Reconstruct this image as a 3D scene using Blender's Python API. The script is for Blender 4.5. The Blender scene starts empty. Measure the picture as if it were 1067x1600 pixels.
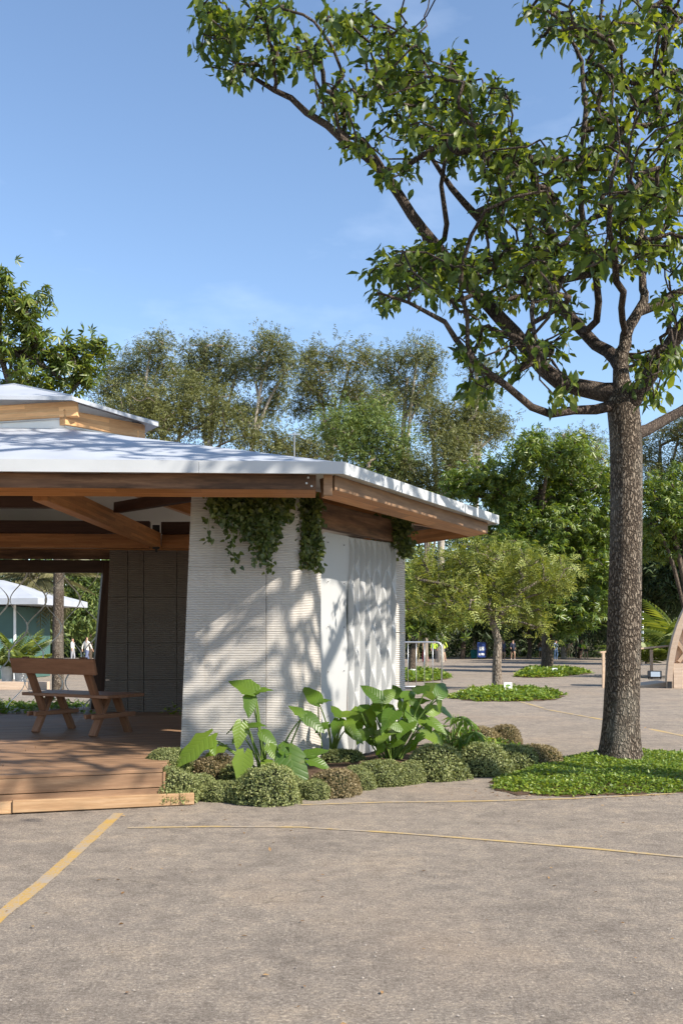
import bpy, bmesh, math, random
import numpy as np
from mathutils import Vector, Matrix

# ------------------------------------------------------------------ camera, sky, sun, exposure
SC = bpy.context.scene
COL = SC.collection
F, CX, CY, H = 1515.0, 533.5, 994.0, 1.4
cam = bpy.data.cameras.new('camera')
cam.sensor_width = 36.0
cam.lens = F * 36.0 / 1600.0
cam.shift_y = (CY - 800.0) / 1600.0
cam.clip_start, cam.clip_end = 0.05, 2000.0
camo = bpy.data.objects.new('camera', cam)
COL.objects.link(camo)
camo.location = (0, 0, H)
camo.rotation_euler = (math.radians(90), 0, 0)
SC.camera = camo

SUN_AZ, SUN_EL = math.radians(57), math.radians(38)      # azimuth: from straight behind the camera towards its right
SUN = Vector((math.sin(SUN_AZ) * math.cos(SUN_EL), -math.cos(SUN_AZ) * math.cos(SUN_EL), math.sin(SUN_EL)))
sl = bpy.data.lights.new('sun', 'SUN')
sl.energy, sl.angle, sl.color = 4.9, math.radians(0.53), (1.0, 0.93, 0.82)
slo = bpy.data.objects.new('sun', sl)
COL.objects.link(slo)
slo.rotation_euler = SUN.to_track_quat('Z', 'Y').to_euler()

world = bpy.data.worlds.new('World')
SC.world = world
world.use_nodes = True
wn, wl = world.node_tree.nodes, world.node_tree.links
wn.clear()
sky = wn.new('ShaderNodeTexSky')
sky.sky_type = 'NISHITA'
sky.sun_disc = False
sky.sun_elevation = SUN_EL
sky.sun_rotation = math.atan2(SUN.x, SUN.y)
sky.air_density, sky.dust_density, sky.ozone_density = 1.0, 0.3, 2.2
bgn = wn.new('ShaderNodeBackground')
bgn.inputs['Strength'].default_value = 0.126
tc = wn.new('ShaderNodeTexCoord')
mp = wn.new('ShaderNodeMapping'); mp.inputs['Scale'].default_value = (2.2, 2.2, 6.0)
nz = wn.new('ShaderNodeTexNoise'); nz.inputs['Scale'].default_value = 1.6; nz.inputs['Detail'].default_value = 7
nz.inputs['Roughness'].default_value = 0.55
cr = wn.new('ShaderNodeMapRange')
cr.inputs['From Min'].default_value = 0.56; cr.inputs['From Max'].default_value = 0.95
cr.inputs['To Min'].default_value = 0.0; cr.inputs['To Max'].default_value = 0.22
mx = wn.new('ShaderNodeMix'); mx.data_type = 'RGBA'
mx.inputs[7].default_value = (8.5, 9.2, 10.2, 1)
wo = wn.new('ShaderNodeOutputWorld')
wl.new(tc.outputs['Generated'], mp.inputs['Vector']); wl.new(mp.outputs[0], nz.inputs['Vector'])
wl.new(nz.outputs['Fac'], cr.inputs['Value']); wl.new(cr.outputs[0], mx.inputs[0])
wl.new(sky.outputs[0], mx.inputs[6]); wl.new(mx.outputs[2], bgn.inputs['Color']); wl.new(bgn.outputs[0], wo.inputs['Surface'])

SC.render.engine = 'CYCLES'
SC.view_settings.view_transform = 'Standard'
SC.view_settings.look = 'None'
SC.view_settings.gamma = 1.0
SC.view_settings.exposure = 0.92
SC.view_settings.use_curve_mapping = False
SC.cycles.max_bounces = 8
SC.cycles.transparent_max_bounces = 8
SC.cycles.use_denoising = True

# ------------------------------------------------------------------ helpers
PI = math.pi
R = math.radians
SLOPE, SLOPE0 = 0.0093, 15.0
def gz(y): return -SLOPE * max(0.0, y - SLOPE0)
def P(px, py, d): return Vector(((px - CX) / F * d, d, H + (CY - py) / F * d))
def G(px, py):
    d = H * F / (py - CY)
    if d > SLOPE0: d = (H - SLOPE * SLOPE0) / ((py - CY) / F - SLOPE)
    return Vector(((px - CX) / F * d, d, gz(d)))
def GX(px, d): return Vector(((px - CX) / F * d, d, gz(d)))

class MB:
    def __init__(s): s.v, s.f, s.m, s.n = [], [], [], 0
    def add(s, v, f, mi=0):
        s.v.extend([tuple(q) for q in v]); s.f.extend([tuple(i + s.n for i in q) for q in f])
        s.m.extend([mi] * len(f)); s.n += len(v)
    def box(s, c, d, mi=0, rot=None):
        v = []
        for x in (-.5, .5):
            for y in (-.5, .5):
                for z in (-.5, .5):
                    p = Vector((x * d[0], y * d[1], z * d[2]))
                    if rot is not None: p = rot @ p
                    v.append(p + Vector(c))
        s.add(v, [(0, 1, 3, 2), (4, 6, 7, 5), (0, 4, 5, 1), (2, 3, 7, 6), (0, 2, 6, 4), (1, 5, 7, 3)], mi)
    def tube(s, pts, r, k=8, mi=0, cap=True):
        n = len(pts); rr = r if hasattr(r, '__len__') else [r] * n
        v = []; prev = None
        for i in range(n):
            a, b = Vector(pts[max(0, i - 1)]), Vector(pts[min(n - 1, i + 1)])
            t = (b - a).normalized()
            u = prev - t * prev.dot(t) if prev is not None else t.orthogonal()
            u.normalize(); prev = u; w = t.cross(u)
            for j in range(k):
                an = 2 * PI * j / k
                v.append(Vector(pts[i]) + (u * math.cos(an) + w * math.sin(an)) * rr[i])
        f = [(i * k + j, i * k + (j + 1) % k, (i + 1) * k + (j + 1) % k, (i + 1) * k + j) for i in range(n - 1) for j in range(k)]
        if cap: f += [tuple(range(k - 1, -1, -1)), tuple(range((n - 1) * k, n * k))]
        s.add(v, f, mi)
    def lathe(s, prof, k=20, mi=0, c=(0, 0, 0)):
        v = [(c[0] + r * math.cos(2 * PI * j / k), c[1] + r * math.sin(2 * PI * j / k), c[2] + z) for r, z in prof for j in range(k)]
        n = len(prof)
        s.add(v, [(i * k + j, i * k + (j + 1) % k, (i + 1) * k + (j + 1) % k, (i + 1) * k + j) for i in range(n - 1) for j in range(k)]
              + [tuple(range(k - 1, -1, -1)), tuple(range((n - 1) * k, n * k))], mi)
    def grid(s, rows, mi=0):
        n, k = len(rows), len(rows[0])
        s.add([p for r in rows for p in r], [(i * k + j, i * k + j + 1, (i + 1) * k + j + 1, (i + 1) * k + j) for i in range(n - 1) for j in range(k - 1)], mi)
    def build(s, name, mats, parent=None, smooth=False, loc=None, bevel=0.0):
        me = bpy.data.meshes.new(name)
        me.from_pydata(s.v, [], s.f)
        mats = mats if isinstance(mats, (list, tuple)) else [mats]
        for m in mats: me.materials.append(m)
        if len(mats) > 1: me.polygons.foreach_set('material_index', s.m)
        if bevel:
            bm = bmesh.new(); bm.from_mesh(me)
            bmesh.ops.bevel(bm, geom=bm.edges[:], offset=bevel, segments=1, affect='EDGES')
            bm.to_mesh(me); bm.free()
        if smooth: me.polygons.foreach_set('use_smooth', [True] * len(me.polygons))
        me.update()
        return link(name, me, parent, loc)

def link(name, me, parent=None, loc=None):
    o = bpy.data.objects.new(name, me); COL.objects.link(o)
    if parent is not None: o.parent = parent
    if loc is not None: o.location = loc
    return o
def tag(o, label=None, cat=None, group=None, kind=None):
    if label: o['label'] = label
    if cat: o['category'] = cat
    if group: o['group'] = group
    if kind: o['kind'] = kind
    return o
def empty(name, loc=(0, 0, 0), rz=0.0, label=None, cat=None, group=None):
    o = bpy.data.objects.new(name, None); COL.objects.link(o)
    o.location = loc; o.rotation_euler = (0, 0, rz); o.empty_display_size = .2
    return tag(o, label, cat, group)
def copy_tree(o, parent=None):
    c = o.copy(); COL.objects.link(c); c.parent = parent
    for ch in o.children: copy_tree(ch, c)
    return c
def np_mesh(name, V, T, mat, parent=None, smooth=False, loc=None, extra=()):
    """big triangle mesh from numpy arrays"""
    me = bpy.data.meshes.new(name)
    nv, nt, k = len(V), len(T), T.shape[1]
    me.vertices.add(nv); me.vertices.foreach_set('co', np.ascontiguousarray(V, np.float32).ravel())
    me.loops.add(nt * k); me.loops.foreach_set('vertex_index', np.ascontiguousarray(T, np.int32).ravel())
    me.polygons.add(nt); me.polygons.foreach_set('loop_start', np.arange(0, nt * k, k, dtype=np.int32))
    me.polygons.foreach_set('loop_total', np.full(nt, k, np.int32))
    me.materials.append(mat)
    for m in extra: me.materials.append(m)
    if smooth: me.polygons.foreach_set('use_smooth', np.ones(nt, bool))
    me.update(calc_edges=True)
    return link(name, me, parent, loc)
def unit(a): return a / np.maximum(1e-9, np.linalg.norm(a, axis=-1, keepdims=True))

# ------------------------------------------------------------------ materials
def nodes(name):
    m = bpy.data.materials.new(name); m.use_nodes = True
    n, l = m.node_tree.nodes, m.node_tree.links
    return m, n, l, n['Principled BSDF']
def noise(n, l, vec, scale, detail=4, rough=.5, sc=None):
    if sc is not None:
        q = n.new('ShaderNodeMapping'); q.inputs['Scale'].default_value = sc
        l.new(vec, q.inputs['Vector']); vec = q.outputs[0]
    t = n.new('ShaderNodeTexNoise'); t.inputs['Scale'].default_value = scale
    t.inputs['Detail'].default_value = detail; t.inputs['Roughness'].default_value = rough
    l.new(vec, t.inputs['Vector']); return t.outputs['Fac']
def ramp(n, l, fac, stops):
    r = n.new('ShaderNodeValToRGB'); e = r.color_ramp.elements
    while len(e) < len(stops): e.new(.5)
    for i, (p, c) in enumerate(stops): e[i].position = p; e[i].color = (*c, 1)
    l.new(fac, r.inputs[0]); return r.outputs[0]
def mixc(n, l, fac, a, b, mode='MIX'):
    q = n.new('ShaderNodeMix'); q.data_type = 'RGBA'; q.blend_type = mode
    if isinstance(fac, (int, float)): q.inputs[0].default_value = fac
    else: l.new(fac, q.inputs[0])
    for i, c in ((6, a), (7, b)):
        if isinstance(c, tuple): q.inputs[i].default_value = (*c, 1)
        else: l.new(c, q.inputs[i])
    return q.outputs[2]
def rng_map(n, l, v, a, b, c=0., d=1.):
    q = n.new('ShaderNodeMapRange'); l.new(v, q.inputs[0])
    for i, x in zip((1, 2, 3, 4), (a, b, c, d)): q.inputs[i].default_value = x
    return q.outputs[0]
def bump(n, l, b, h, strength, dist):
    q = n.new('ShaderNodeBump'); q.inputs['Strength'].default_value = strength; q.inputs['Distance'].default_value = dist
    l.new(h, q.inputs['Height']); l.new(q.outputs[0], b.inputs['Normal']); return q
def ocoord(n): return n.new('ShaderNodeTexCoord').outputs['Object']
def gcoord(n): return n.new('ShaderNodeNewGeometry').outputs['Position']

def plain(name, c, rough=.6, var=.15, scale=6., bs=.1, bsc=60., metal=0.0, spec=.4):
    m, n, l, b = nodes(name)
    co = ocoord(n)
    f = noise(n, l, co, scale, 6)
    lo = tuple(x * (1 - var) for x in c); hi = tuple(min(1, x * (1 + var)) for x in c)
    l.new(ramp(n, l, f, [(.3, lo), (.7, hi)]), b.inputs['Base Color'])
    b.inputs['Roughness'].default_value = rough; b.inputs['Metallic'].default_value = metal
    b.inputs['Specular IOR Level'].default_value = spec
    if bs: bump(n, l, b, noise(n, l, co, bsc, 4), bs, .01)
    return m
def wood(name, c1, c2, c3, rough=.55, lam=0.0, stain=0.0):
    """grain along the object's X axis; lam = lamella thickness in z"""
    m, n, l, b = nodes(name)
    co = ocoord(n)
    oi = n.new('ShaderNodeObjectInfo')
    ad = n.new('ShaderNodeVectorMath'); ad.operation = 'MULTIPLY_ADD'
    l.new(oi.outputs['Random'], ad.inputs[0]); ad.inputs[1].default_value = (37, 23, 11); l.new(co, ad.inputs[2])
    v = ad.outputs[0]
    g = noise(n, l, v, 3.0, 8, .62, (.7, 9, 9))
    fine = noise(n, l, v, 22.0, 4, .6, (.6, 8, 8))
    col = ramp(n, l, g, [(.28, c1), (.5, c2), (.72, c3)])
    col = mixc(n, l, rng_map(n, l, fine, .35, .7, 0., .45), col, tuple(x * .62 for x in c2))
    if lam:
        br = n.new('ShaderNodeTexBrick')
        q = n.new('ShaderNodeMapping'); q.inputs['Rotation'].default_value = (R(90), 0, 0); l.new(v, q.inputs['Vector'])
        l.new(q.outputs[0], br.inputs['Vector'])
        br.inputs['Scale'].default_value = 1.0; br.inputs['Brick Width'].default_value = .75; br.inputs['Row Height'].default_value = lam
        br.inputs['Mortar Size'].default_value = .0008
        br.inputs['Color1'].default_value = (1.18, 1.1, 1.0, 1); br.inputs['Color2'].default_value = (.72, .66, .6, 1)
        br.inputs['Mortar'].default_value = (.5, .45, .4, 1)
        col = mixc(n, l, .8, col, br.outputs['Color'], 'MULTIPLY')
    if stain:
        s = noise(n, l, v, 2.2, 6, .65, (.5, 2, 3))
        col = mixc(n, l, rng_map(n, l, s, .42, .6, 0., stain), col, tuple(x * .25 for x in c1))
    tone = rng_map(n, l, oi.outputs['Random'], 0, 1, .82, 1.15)
    hs = n.new('ShaderNodeHueSaturation'); l.new(tone, hs.inputs['Value']); l.new(col, hs.inputs['Color'])
    l.new(hs.outputs[0], b.inputs['Base Color'])
    b.inputs['Roughness'].default_value = rough; b.inputs['Specular IOR Level'].default_value = .3
    bump(n, l, b, g, .25, .006)
    return m
def leafmat(name, c1, c2, c3, trans=.35, rough=.42, spec=.45, tcol=None, coat=0.0):
    m, n, l, b = nodes(name)
    geo = n.new('ShaderNodeNewGeometry'); oi = n.new('ShaderNodeObjectInfo')
    ad = n.new('ShaderNodeMath'); ad.operation = 'ADD'; l.new(geo.outputs['Random Per Island'], ad.inputs[0]); l.new(oi.outputs['Random'], ad.inputs[1])
    fr = n.new('ShaderNodeMath'); fr.operation = 'FRACT'; l.new(ad.outputs[0], fr.inputs[0])
    col = ramp(n, l, fr.outputs[0], [(.0, c1), (.55, c2), (.95, c3)])
    big = noise(n, l, geo.outputs['Position'], .9, 3)
    col = mixc(n, l, rng_map(n, l, big, .35, .65, 0., .35), col, c1)
    l.new(col, b.inputs['Base Color'])
    b.inputs['Roughness'].default_value = rough; b.inputs['Specular IOR Level'].default_value = spec
    t = n.new('ShaderNodeBsdfTranslucent')
    l.new(mixc(n, l, 1.0, col, tcol or (1.9, 1.75, .7), 'MULTIPLY'), t.inputs['Color'])
    ms = n.new('ShaderNodeMixShader'); ms.inputs[0].default_value = trans
    l.new(b.outputs[0], ms.inputs[1]); l.new(t.outputs[0], ms.inputs[2])
    l.new(ms.outputs[0], n['Material Output'].inputs['Surface'])
    return m
def barkmat(name, c1, c2, c3, scale=1.0, strength=.9, dist=.02, moss=None):
    m, n, l, b = nodes(name)
    v = gcoord(n)
    q = n.new('ShaderNodeMapping'); q.inputs['Scale'].default_value = (36 * scale, 36 * scale, 10 * scale); l.new(v, q.inputs['Vector'])
    wv = n.new('ShaderNodeVectorMath'); wv.operation = 'MULTIPLY_ADD'
    nn = n.new('ShaderNodeTexNoise'); nn.inputs['Scale'].default_value = 9 * scale; nn.inputs['Detail'].default_value = 5; l.new(v, nn.inputs['Vector'])
    l.new(nn.outputs['Color'], wv.inputs[0]); wv.inputs[1].default_value = (3.2, 3.2, 2.2); l.new(q.outputs[0], wv.inputs[2])
    vo = n.new('ShaderNodeTexVoronoi'); vo.feature = 'DISTANCE_TO_EDGE'; vo.inputs['Scale'].default_value = 1.0; l.new(wv.outputs[0], vo.inputs['Vector'])
    pl = rng_map(n, l, vo.outputs['Distance'], 0.0, .28)
    f = noise(n, l, v, 30 * scale, 8, .65)
    mul = n.new('ShaderNodeMath'); mul.operation = 'MULTIPLY_ADD'; l.new(f, mul.inputs[0]); mul.inputs[1].default_value = .7; l.new(pl, mul.inputs[2])
    col = ramp(n, l, rng_map(n, l, mul.outputs[0], .25, 1.4), [(.0, c1), (.45, c2), (1., c3)])
    pat = noise(n, l, v, 2.3 * scale, 5, .6, (1, 1, .45))
    col = mixc(n, l, rng_map(n, l, pat, .5, .68, 0., .6), col, moss or tuple(x * 1.35 for x in c3))
    l.new(col, b.inputs['Base Color']); b.inputs['Roughness'].default_value = .9; b.inputs['Specular IOR Level'].default_value = .2
    bump(n, l, b, mul.outputs[0], strength, dist)
    return m
def asphaltmat():
    m, n, l, b = nodes('asphalt')
    v = gcoord(n)
    agg = noise(n, l, v, 55, 7, .85)
    agg2 = noise(n, l, v, 130, 4, .75)
    mid = noise(n, l, v, 1.3, 8, .68)
    big = noise(n, l, v, .33, 5, .55)
    strk = noise(n, l, v, .9, 8, .7, (.35, 1.6, 1))
    base = ramp(n, l, agg, [(.32, (.070, .060, .052)), (.44, (.205, .174, .147)), (.55, (.285, .245, .206)), (.67, (.55, .48, .395))])
    base = mixc(n, l, rng_map(n, l, agg2, .53, .64, 0., .75), base, (.085, .072, .062))
    tone = ramp(n, l, mid, [(.32, (.78, .765, .75)), (.52, (1., .98, .95)), (.72, (1.22, 1.15, 1.04))])
    base = mixc(n, l, 1., base, tone, 'MULTIPLY')
    m2 = noise(n, l, v, 7.5, 9, .78)
    base = mixc(n, l, 1., base, ramp(n, l, m2, [(.36, (.76, .75, .74)), (.5, (1., 1., 1.)), (.64, (1.28, 1.25, 1.18))]), 'MULTIPLY')
    base = mixc(n, l, rng_map(n, l, strk, .56, .74, 0., .30), base, (.17, .15, .135))
    base = mixc(n, l, rng_map(n, l, big, .52, .70, 0., .42), base, (.27, .20, .145))
    dust = noise(n, l, v, .8, 9, .75)
    base = mixc(n, l, rng_map(n, l, dust, .56, .68, 0., .45), base, (.31, .268, .215))
    wv = n.new('ShaderNodeVectorMath'); wv.operation = 'MULTIPLY_ADD'
    nn = n.new('ShaderNodeTexNoise'); nn.inputs['Scale'].default_value = 2.2; nn.inputs['Detail'].default_value = 6; l.new(v, nn.inputs['Vector'])
    l.new(nn.outputs['Color'], wv.inputs[0]); wv.inputs[1].default_value = (1.1, 1.1, 0); l.new(v, wv.inputs[2])
    vo = n.new('ShaderNodeTexVoronoi'); vo.feature = 'DISTANCE_TO_EDGE'; vo.inputs['Scale'].default_value = .55; l.new(wv.outputs[0], vo.inputs['Vector'])
    crk = rng_map(n, l, vo.outputs['Distance'], .0, .0055, 1., 0.)
    msk = rng_map(n, l, noise(n, l, v, .7, 4),   .48, .60, 0., .45)
    mu = n.new('ShaderNodeMath'); mu.operation = 'MULTIPLY'; l.new(crk, mu.inputs[0]); l.new(msk, mu.inputs[1])
    base = mixc(n, l, mu.outputs[0], base, (.05, .042, .036))
    l.new(base, b.inputs['Base Color'])
    b.inputs['Roughness'].default_value = .93; b.inputs['Specular IOR Level'].default_value = .15
    bump(n, l, b, agg, 1.0, .009)
    return m
def paintmat(name, c, wear=.5):
    m, n, l, b = nodes(name)
    v = gcoord(n)
    a = noise(n, l, v, 60, 5, .8); w = noise(n, l, v, 3.5, 6, .6)
    s = n.new('ShaderNodeMath'); s.operation = 'ADD'; l.new(a, s.inputs[0]); l.new(w, s.inputs[1])
    col = ramp(n, l, a, [(.3, tuple(x * .7 for x in c)), (.7, c)])
    col = mixc(n, l, rng_map(n, l, s.outputs[0], 1.18 - wear * .4, 1.30 - wear * .3), col, (.30, .255, .21))
    l.new(col, b.inputs['Base Color']); b.inputs['Roughness'].default_value = .85; b.inputs['Specular IOR Level'].default_value = .2
    bump(n, l, b, a, .5, .004)
    return m
def printwall(name, c):
    m, n, l, b = nodes(name)
    v = ocoord(n)
    f = noise(n, l, v, 1.6, 6, .6, (1, 1, 2.5)); g = noise(n, l, v, 60, 3, .5, (.15, .15, 2.2))
    col = ramp(n, l, f, [(.3, tuple(x * .86 for x in c)), (.7, c)])
    col = mixc(n, l, rng_map(n, l, g, .45, .75, 0., .35), col, tuple(x * .72 for x in c))
    dr_ = noise(n, l, v, 5.0, 6, .65, (1.6, 1.6, .16))
    col = mixc(n, l, rng_map(n, l, dr_, .54, .72, 0., .4), col, (c[0] * .62, c[1] * .58, c[2] * .52))
    l.new(col, b.inputs['Base Color']); b.inputs['Roughness'].default_value = .85; b.inputs['Specular IOR Level'].default_value = .25
    bump(n, l, b, g, .5, .004)
    return m

M = {}
M['asphalt'] = asphaltmat()
M['yellow'] = paintmat('yellow paint', (.48, .30, .085), .60)
M['yellow_thin'] = paintmat('worn yellow paint', (.50, .35, .14), .60)
M['roof'] = plain('white roof sheet', (.37, .39, .43), .5, .10, 1.5, .03, 30)
M['fascia'] = plain('white fascia', (.42, .43, .44), .5, .06, 2, .03, 40)
M['soffit'] = plain('pale soffit', (.62, .60, .57), .7, .06, 2, .03, 40)
M['wood_dark'] = wood('weathered beam', (.10, .052, .030), (.19, .10, .055), (.30, .165, .09), .7, 0, .75)
M['wood_mid'] = wood('eave beam face', (.18, .10, .055), (.27, .16, .09), (.36, .225, .135), .65, 0, .25)
M['wood_orange'] = wood('glulam', (.36, .155, .055), (.48, .225, .085), (.57, .30, .125), .5, .04)
M['wood_pale'] = wood('pale glulam', (.58, .32, .15), (.70, .42, .21), (.78, .52, .29), .5, .045)
M['wood_black'] = wood('dark timber', (.035, .018, .012), (.06, .03, .02), (.09, .05, .03), .6)  # very dark brown for the post, purlins, rear beams and one header
M['deck'] = wood('deck board', (.165, .090, .048), (.245, .142, .080), (.32, .20, .115), .6)
M['kerb'] = wood('timber kerb', (.32, .18, .088), (.43, .265, .14), (.53, .35, .205), .65, 0, .12)
M['bench'] = wood('bench timber', (.18, .080, .040), (.26, .120, .060), (.32, .160, .085), .5)
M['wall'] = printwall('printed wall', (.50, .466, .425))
M['wall_shaded'] = printwall('shaded printed wall', (.195, .168, .145))  # wall colour darkened to carry the interior shade
M['sheet'] = plain('white folded sheet', (.37, .37, .365), .55, .03, 3, .02, 30)
M['white'] = plain('white', (.78, .78, .76), .5, .05, 5, .03, 50)
M['strand'] = plain('white strand', (.80, .78, .75), .5, .05, 5, 0)
M['steel'] = plain('galvanised steel', (.55, .56, .57), .35, .1, 8, .05, 80, .8)
M['black'] = plain('black plastic', (.02, .02, .022), .5, .2, 8, .05, 60)
M['screw'] = plain('dark screw', (.06, .06, .06), .4, .1, 8, 0, 60, .7)
M['bark'] = barkmat('rough bark', (.022, .016, .012), (.115, .086, .063), (.27, .22, .17), 1.15, 1.0, .03, (.27, .245, .20))
M['bark_limb'] = barkmat('underlit limb bark', (.015, .011, .009), (.050, .037, .029), (.11, .085, .068), 1.3, .8, .012)  # darker than the trunk: underlit look of the limbs put into the colour
M['bark_far'] = barkmat('grey bark', (.06, .045, .035), (.17, .135, .105), (.30, .25, .20), .5, .6, .03)
M['bark_pale'] = barkmat('pale eucalypt bark', (.17, .14, .11), (.31, .27, .22), (.46, .41, .35), .3, .3, .03)
M['bark_dark'] = barkmat('dark bark', (.03, .022, .017), (.08, .06, .045), (.13, .10, .075), .5, .6, .03)
M['lf_hero'] = leafmat('glossy tree leaf', (.030, .056, .013), (.072, .115, .021), (.19, .235, .036), .45, .42, .40, (2.1, 1.8, .55))  # tone spread also paints in shadowed undersides and yellow-green highlights
M['lf_left'] = leafmat('palmate tree leaf', (0.051, 0.086, 0.015), (0.110, 0.156, 0.028), (0.218, 0.239, 0.044), .35, .36, .5)
M['lf_small'] = leafmat('feathery tree leaf', (0.116, 0.145, 0.029), (0.200, 0.234, 0.047), (0.309, 0.314, 0.073), .30, .5, .35)
M['lf_layer'] = leafmat('layered tree leaf', (0.054, 0.099, 0.014), (0.115, 0.172, 0.024), (0.216, 0.251, 0.040), .30, .38, .5)
M['lf_euc'] = leafmat('eucalypt leaf', (0.077, 0.096, 0.034), (0.131, 0.147, 0.054), (0.209, 0.211, 0.084), .25, .5, .35)
M['lf_euc2'] = leafmat('olive eucalypt leaf', (0.076, 0.087, 0.027), (0.130, 0.136, 0.043), (0.191, 0.198, 0.065), .25, .5, .35)
M['lf_euc3'] = leafmat('fresh far leaf', (0.068, 0.112, 0.026), (0.129, 0.178, 0.043), (0.204, 0.237, 0.060), .25, .5, .35)
M['lf_wood'] = leafmat('shaded wood leaf', (.018, .034, .012), (.035, .058, .018), (.065, .090, .026), .2, .5, .3)  # deep shade of the far wood put into the leaf colour
M['lf_cover'] = leafmat('ground cover leaf', (0.070, 0.127, 0.016), (0.147, 0.219, 0.027), (0.279, 0.329, 0.054), .30, .42, .4)
M['lf_mound'] = leafmat('clipped shrub leaf', (0.100, 0.125, 0.042), (0.214, 0.240, 0.090), (0.372, 0.380, 0.163), .2, .5, .3)
M['lf_mound2'] = leafmat('brownish shrub leaf', (0.117, 0.090, 0.046), (0.226, 0.179, 0.092), (0.372, 0.295, 0.162), .2, .55, .3)
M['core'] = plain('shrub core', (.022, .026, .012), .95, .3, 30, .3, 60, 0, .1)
M['lf_vine'] = leafmat('vine leaf', (0.034, 0.056, 0.014), (0.078, 0.106, 0.025), (0.168, 0.190, 0.048), .3, .4, .45)
M['lf_phil'] = leafmat('broad glossy leaf', (.060, .120, .016), (.100, .175, .021), (.160, .235, .030), .40, .36, .42, (2.0, 1.9, .5))
_m = M['lf_phil']; _n, _l = _m.node_tree.nodes, _m.node_tree.links; _b = _n['Principled BSDF']
_sx = _n.new('ShaderNodeSeparateXYZ'); _l.new(ocoord(_n), _sx.inputs[0])
_ab = _n.new('ShaderNodeMath'); _ab.operation = 'ABSOLUTE'; _l.new(_sx.outputs['Y'], _ab.inputs[0])
_ph = _n.new('ShaderNodeMath'); _ph.operation = 'MULTIPLY_ADD'; _l.new(_ab.outputs[0], _ph.inputs[0]); _ph.inputs[1].default_value = -.75; _l.new(_sx.outputs['X'], _ph.inputs[2])
_fr = _n.new('ShaderNodeMath'); _fr.operation = 'PINGPONG'; _l.new(_ph.outputs[0], _fr.inputs[0]); _fr.inputs[1].default_value = .065
_v1 = rng_map(_n, _l, _fr.outputs[0], 0.0, .012, 1., 0.); _v2 = rng_map(_n, _l, _ab.outputs[0], .006, .016, 1., 0.)
_mxv = _n.new('ShaderNodeMath'); _mxv.operation = 'MAXIMUM'; _l.new(_v1, _mxv.inputs[0]); _l.new(_v2, _mxv.inputs[1])
_old = _b.inputs['Base Color'].links[0].from_socket
_spot = rng_map(_n, _l, noise(_n, _l, gcoord(_n), 9, 5, .7), .60, .74, 0., .6)
_c = mixc(_n, _l, _spot, _old, (.20, .19, .05))
_sc = _n.new('ShaderNodeMath'); _sc.operation = 'MULTIPLY'; _sc.inputs[1].default_value = .28; _l.new(_mxv.outputs[0], _sc.inputs[0])
_l.new(mixc(_n, _l, _sc.outputs[0], _c, (.15, .21, .05)), _b.inputs['Base Color'])
bump(_n, _l, _b, rng_map(_n, _l, _fr.outputs[0], 0.0, .03), .25, .008)
M['stalk'] = plain('leaf stalk', (.13, .20, .04), .45, .2, 6, .05, 60)
M['lf_palm'] = leafmat('palm leaf', (.075, .115, .020), (.16, .20, .035), (.27, .30, .06), .35, .4, .45)
M['lf_palm2'] = leafmat('dry palm leaf', (.10, .095, .045), (.16, .15, .07), (.24, .22, .12), .2, .5, .35)
M['soil'] = plain('leaf litter soil', (.085, .055, .036), .95, .45, 14, .6, 50, 0, .1)
M['grassfar'] = plain('far ground', (.06, .055, .03), .95, .4, 1.2, .5, 20, 0, .1)
M['litter'] = leafmat('dry leaf', (.12, .06, .025), (.25, .14, .06), (.38, .25, .12), .1, .7, .2)
M['stone'] = plain('grit', (.30, .26, .22), .9, .4, 40, .3, 80)
M['green_wall'] = plain('dark green wall', (.055, .115, .10), .5, .1, 2, .03, 30)
M['mint'] = plain('mint panel', (.30, .52, .42), .5, .08, 2, .03, 30)
M['arch'] = wood('pale plywood', (.50, .36, .25), (.60, .45, .33), (.68, .53, .41), .6)
M['arch_in'] = wood('plywood lattice', (.42, .29, .19), (.50, .36, .25), (.58, .43, .31), .6)
M['pot'] = plain('grey pot', (.50, .51, .52), .55, .1, 6, .05, 60)
M['teal'] = plain('teal bin', (.03, .22, .24), .5, .1, 6, .03, 30)
M['blue'] = plain('blue banner', (.02, .05, .20), .5, .1, 4, .03, 30)
M['glass'] = plain('lamp glass', (.35, .40, .45), .08, .05, 5, 0, 60, 0, .8)
M['icon'] = plain('green print', (.16, .30, .07), .6, .1, 6, 0)

# ------------------------------------------------------------------ ground and markings
def sheet(name, mat, x0, x1, y0, y1, dz, nx=1, step=5.0, edge=None):
    mb = MB(); ys = [y0]
    while ys[-1] < y1 - 1e-6:
        nxt = ys[-1] + step
        if ys[-1] < SLOPE0 < nxt: nxt = SLOPE0
        ys.append(min(y1, nxt))
    mb.grid([[(x0 + (x1 - x0) * i / nx, y, gz(y) + dz) for i in range(nx + 1)] for y in ys])
    o = mb.build(name, mat); o['kind'] = 'structure'
    return o
sheet('ground', M['asphalt'], -260, 260, -40, 300, 0.0, 4, 10)
# far verge with an uneven near edge
mb = MB(); rnd = random.Random(5); rows = [[], []]
for i in range(61):
    x = -120 + i * 4.0
    y = 97 + rnd.uniform(-1.2, 1.2)
    rows[0].append((x, y, gz(y) + .02)); rows[1].append((x, 290, gz(290) + .02))
mb.grid(rows); mb.build('far_verge', M['grassfar'])['kind'] = 'structure'
# rise added behind the wood to keep sky out of the gaps under its trees
mb = MB()
rows = []
for j in range(9):
    y = 112 + j * 9
    rows.append([(-160 + i * 8, y + 3 * math.sin(i * .9), gz(112) - .3 + 9 * (1 - math.cos(min(1, j / 6) * PI)) / 2 + .8 * math.sin(i * 1.7 + j)) for i in range(41)])
mb.grid(rows); mb.build('sky_block_rise', M['grassfar'], smooth=True)['kind'] = 'structure'

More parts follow.
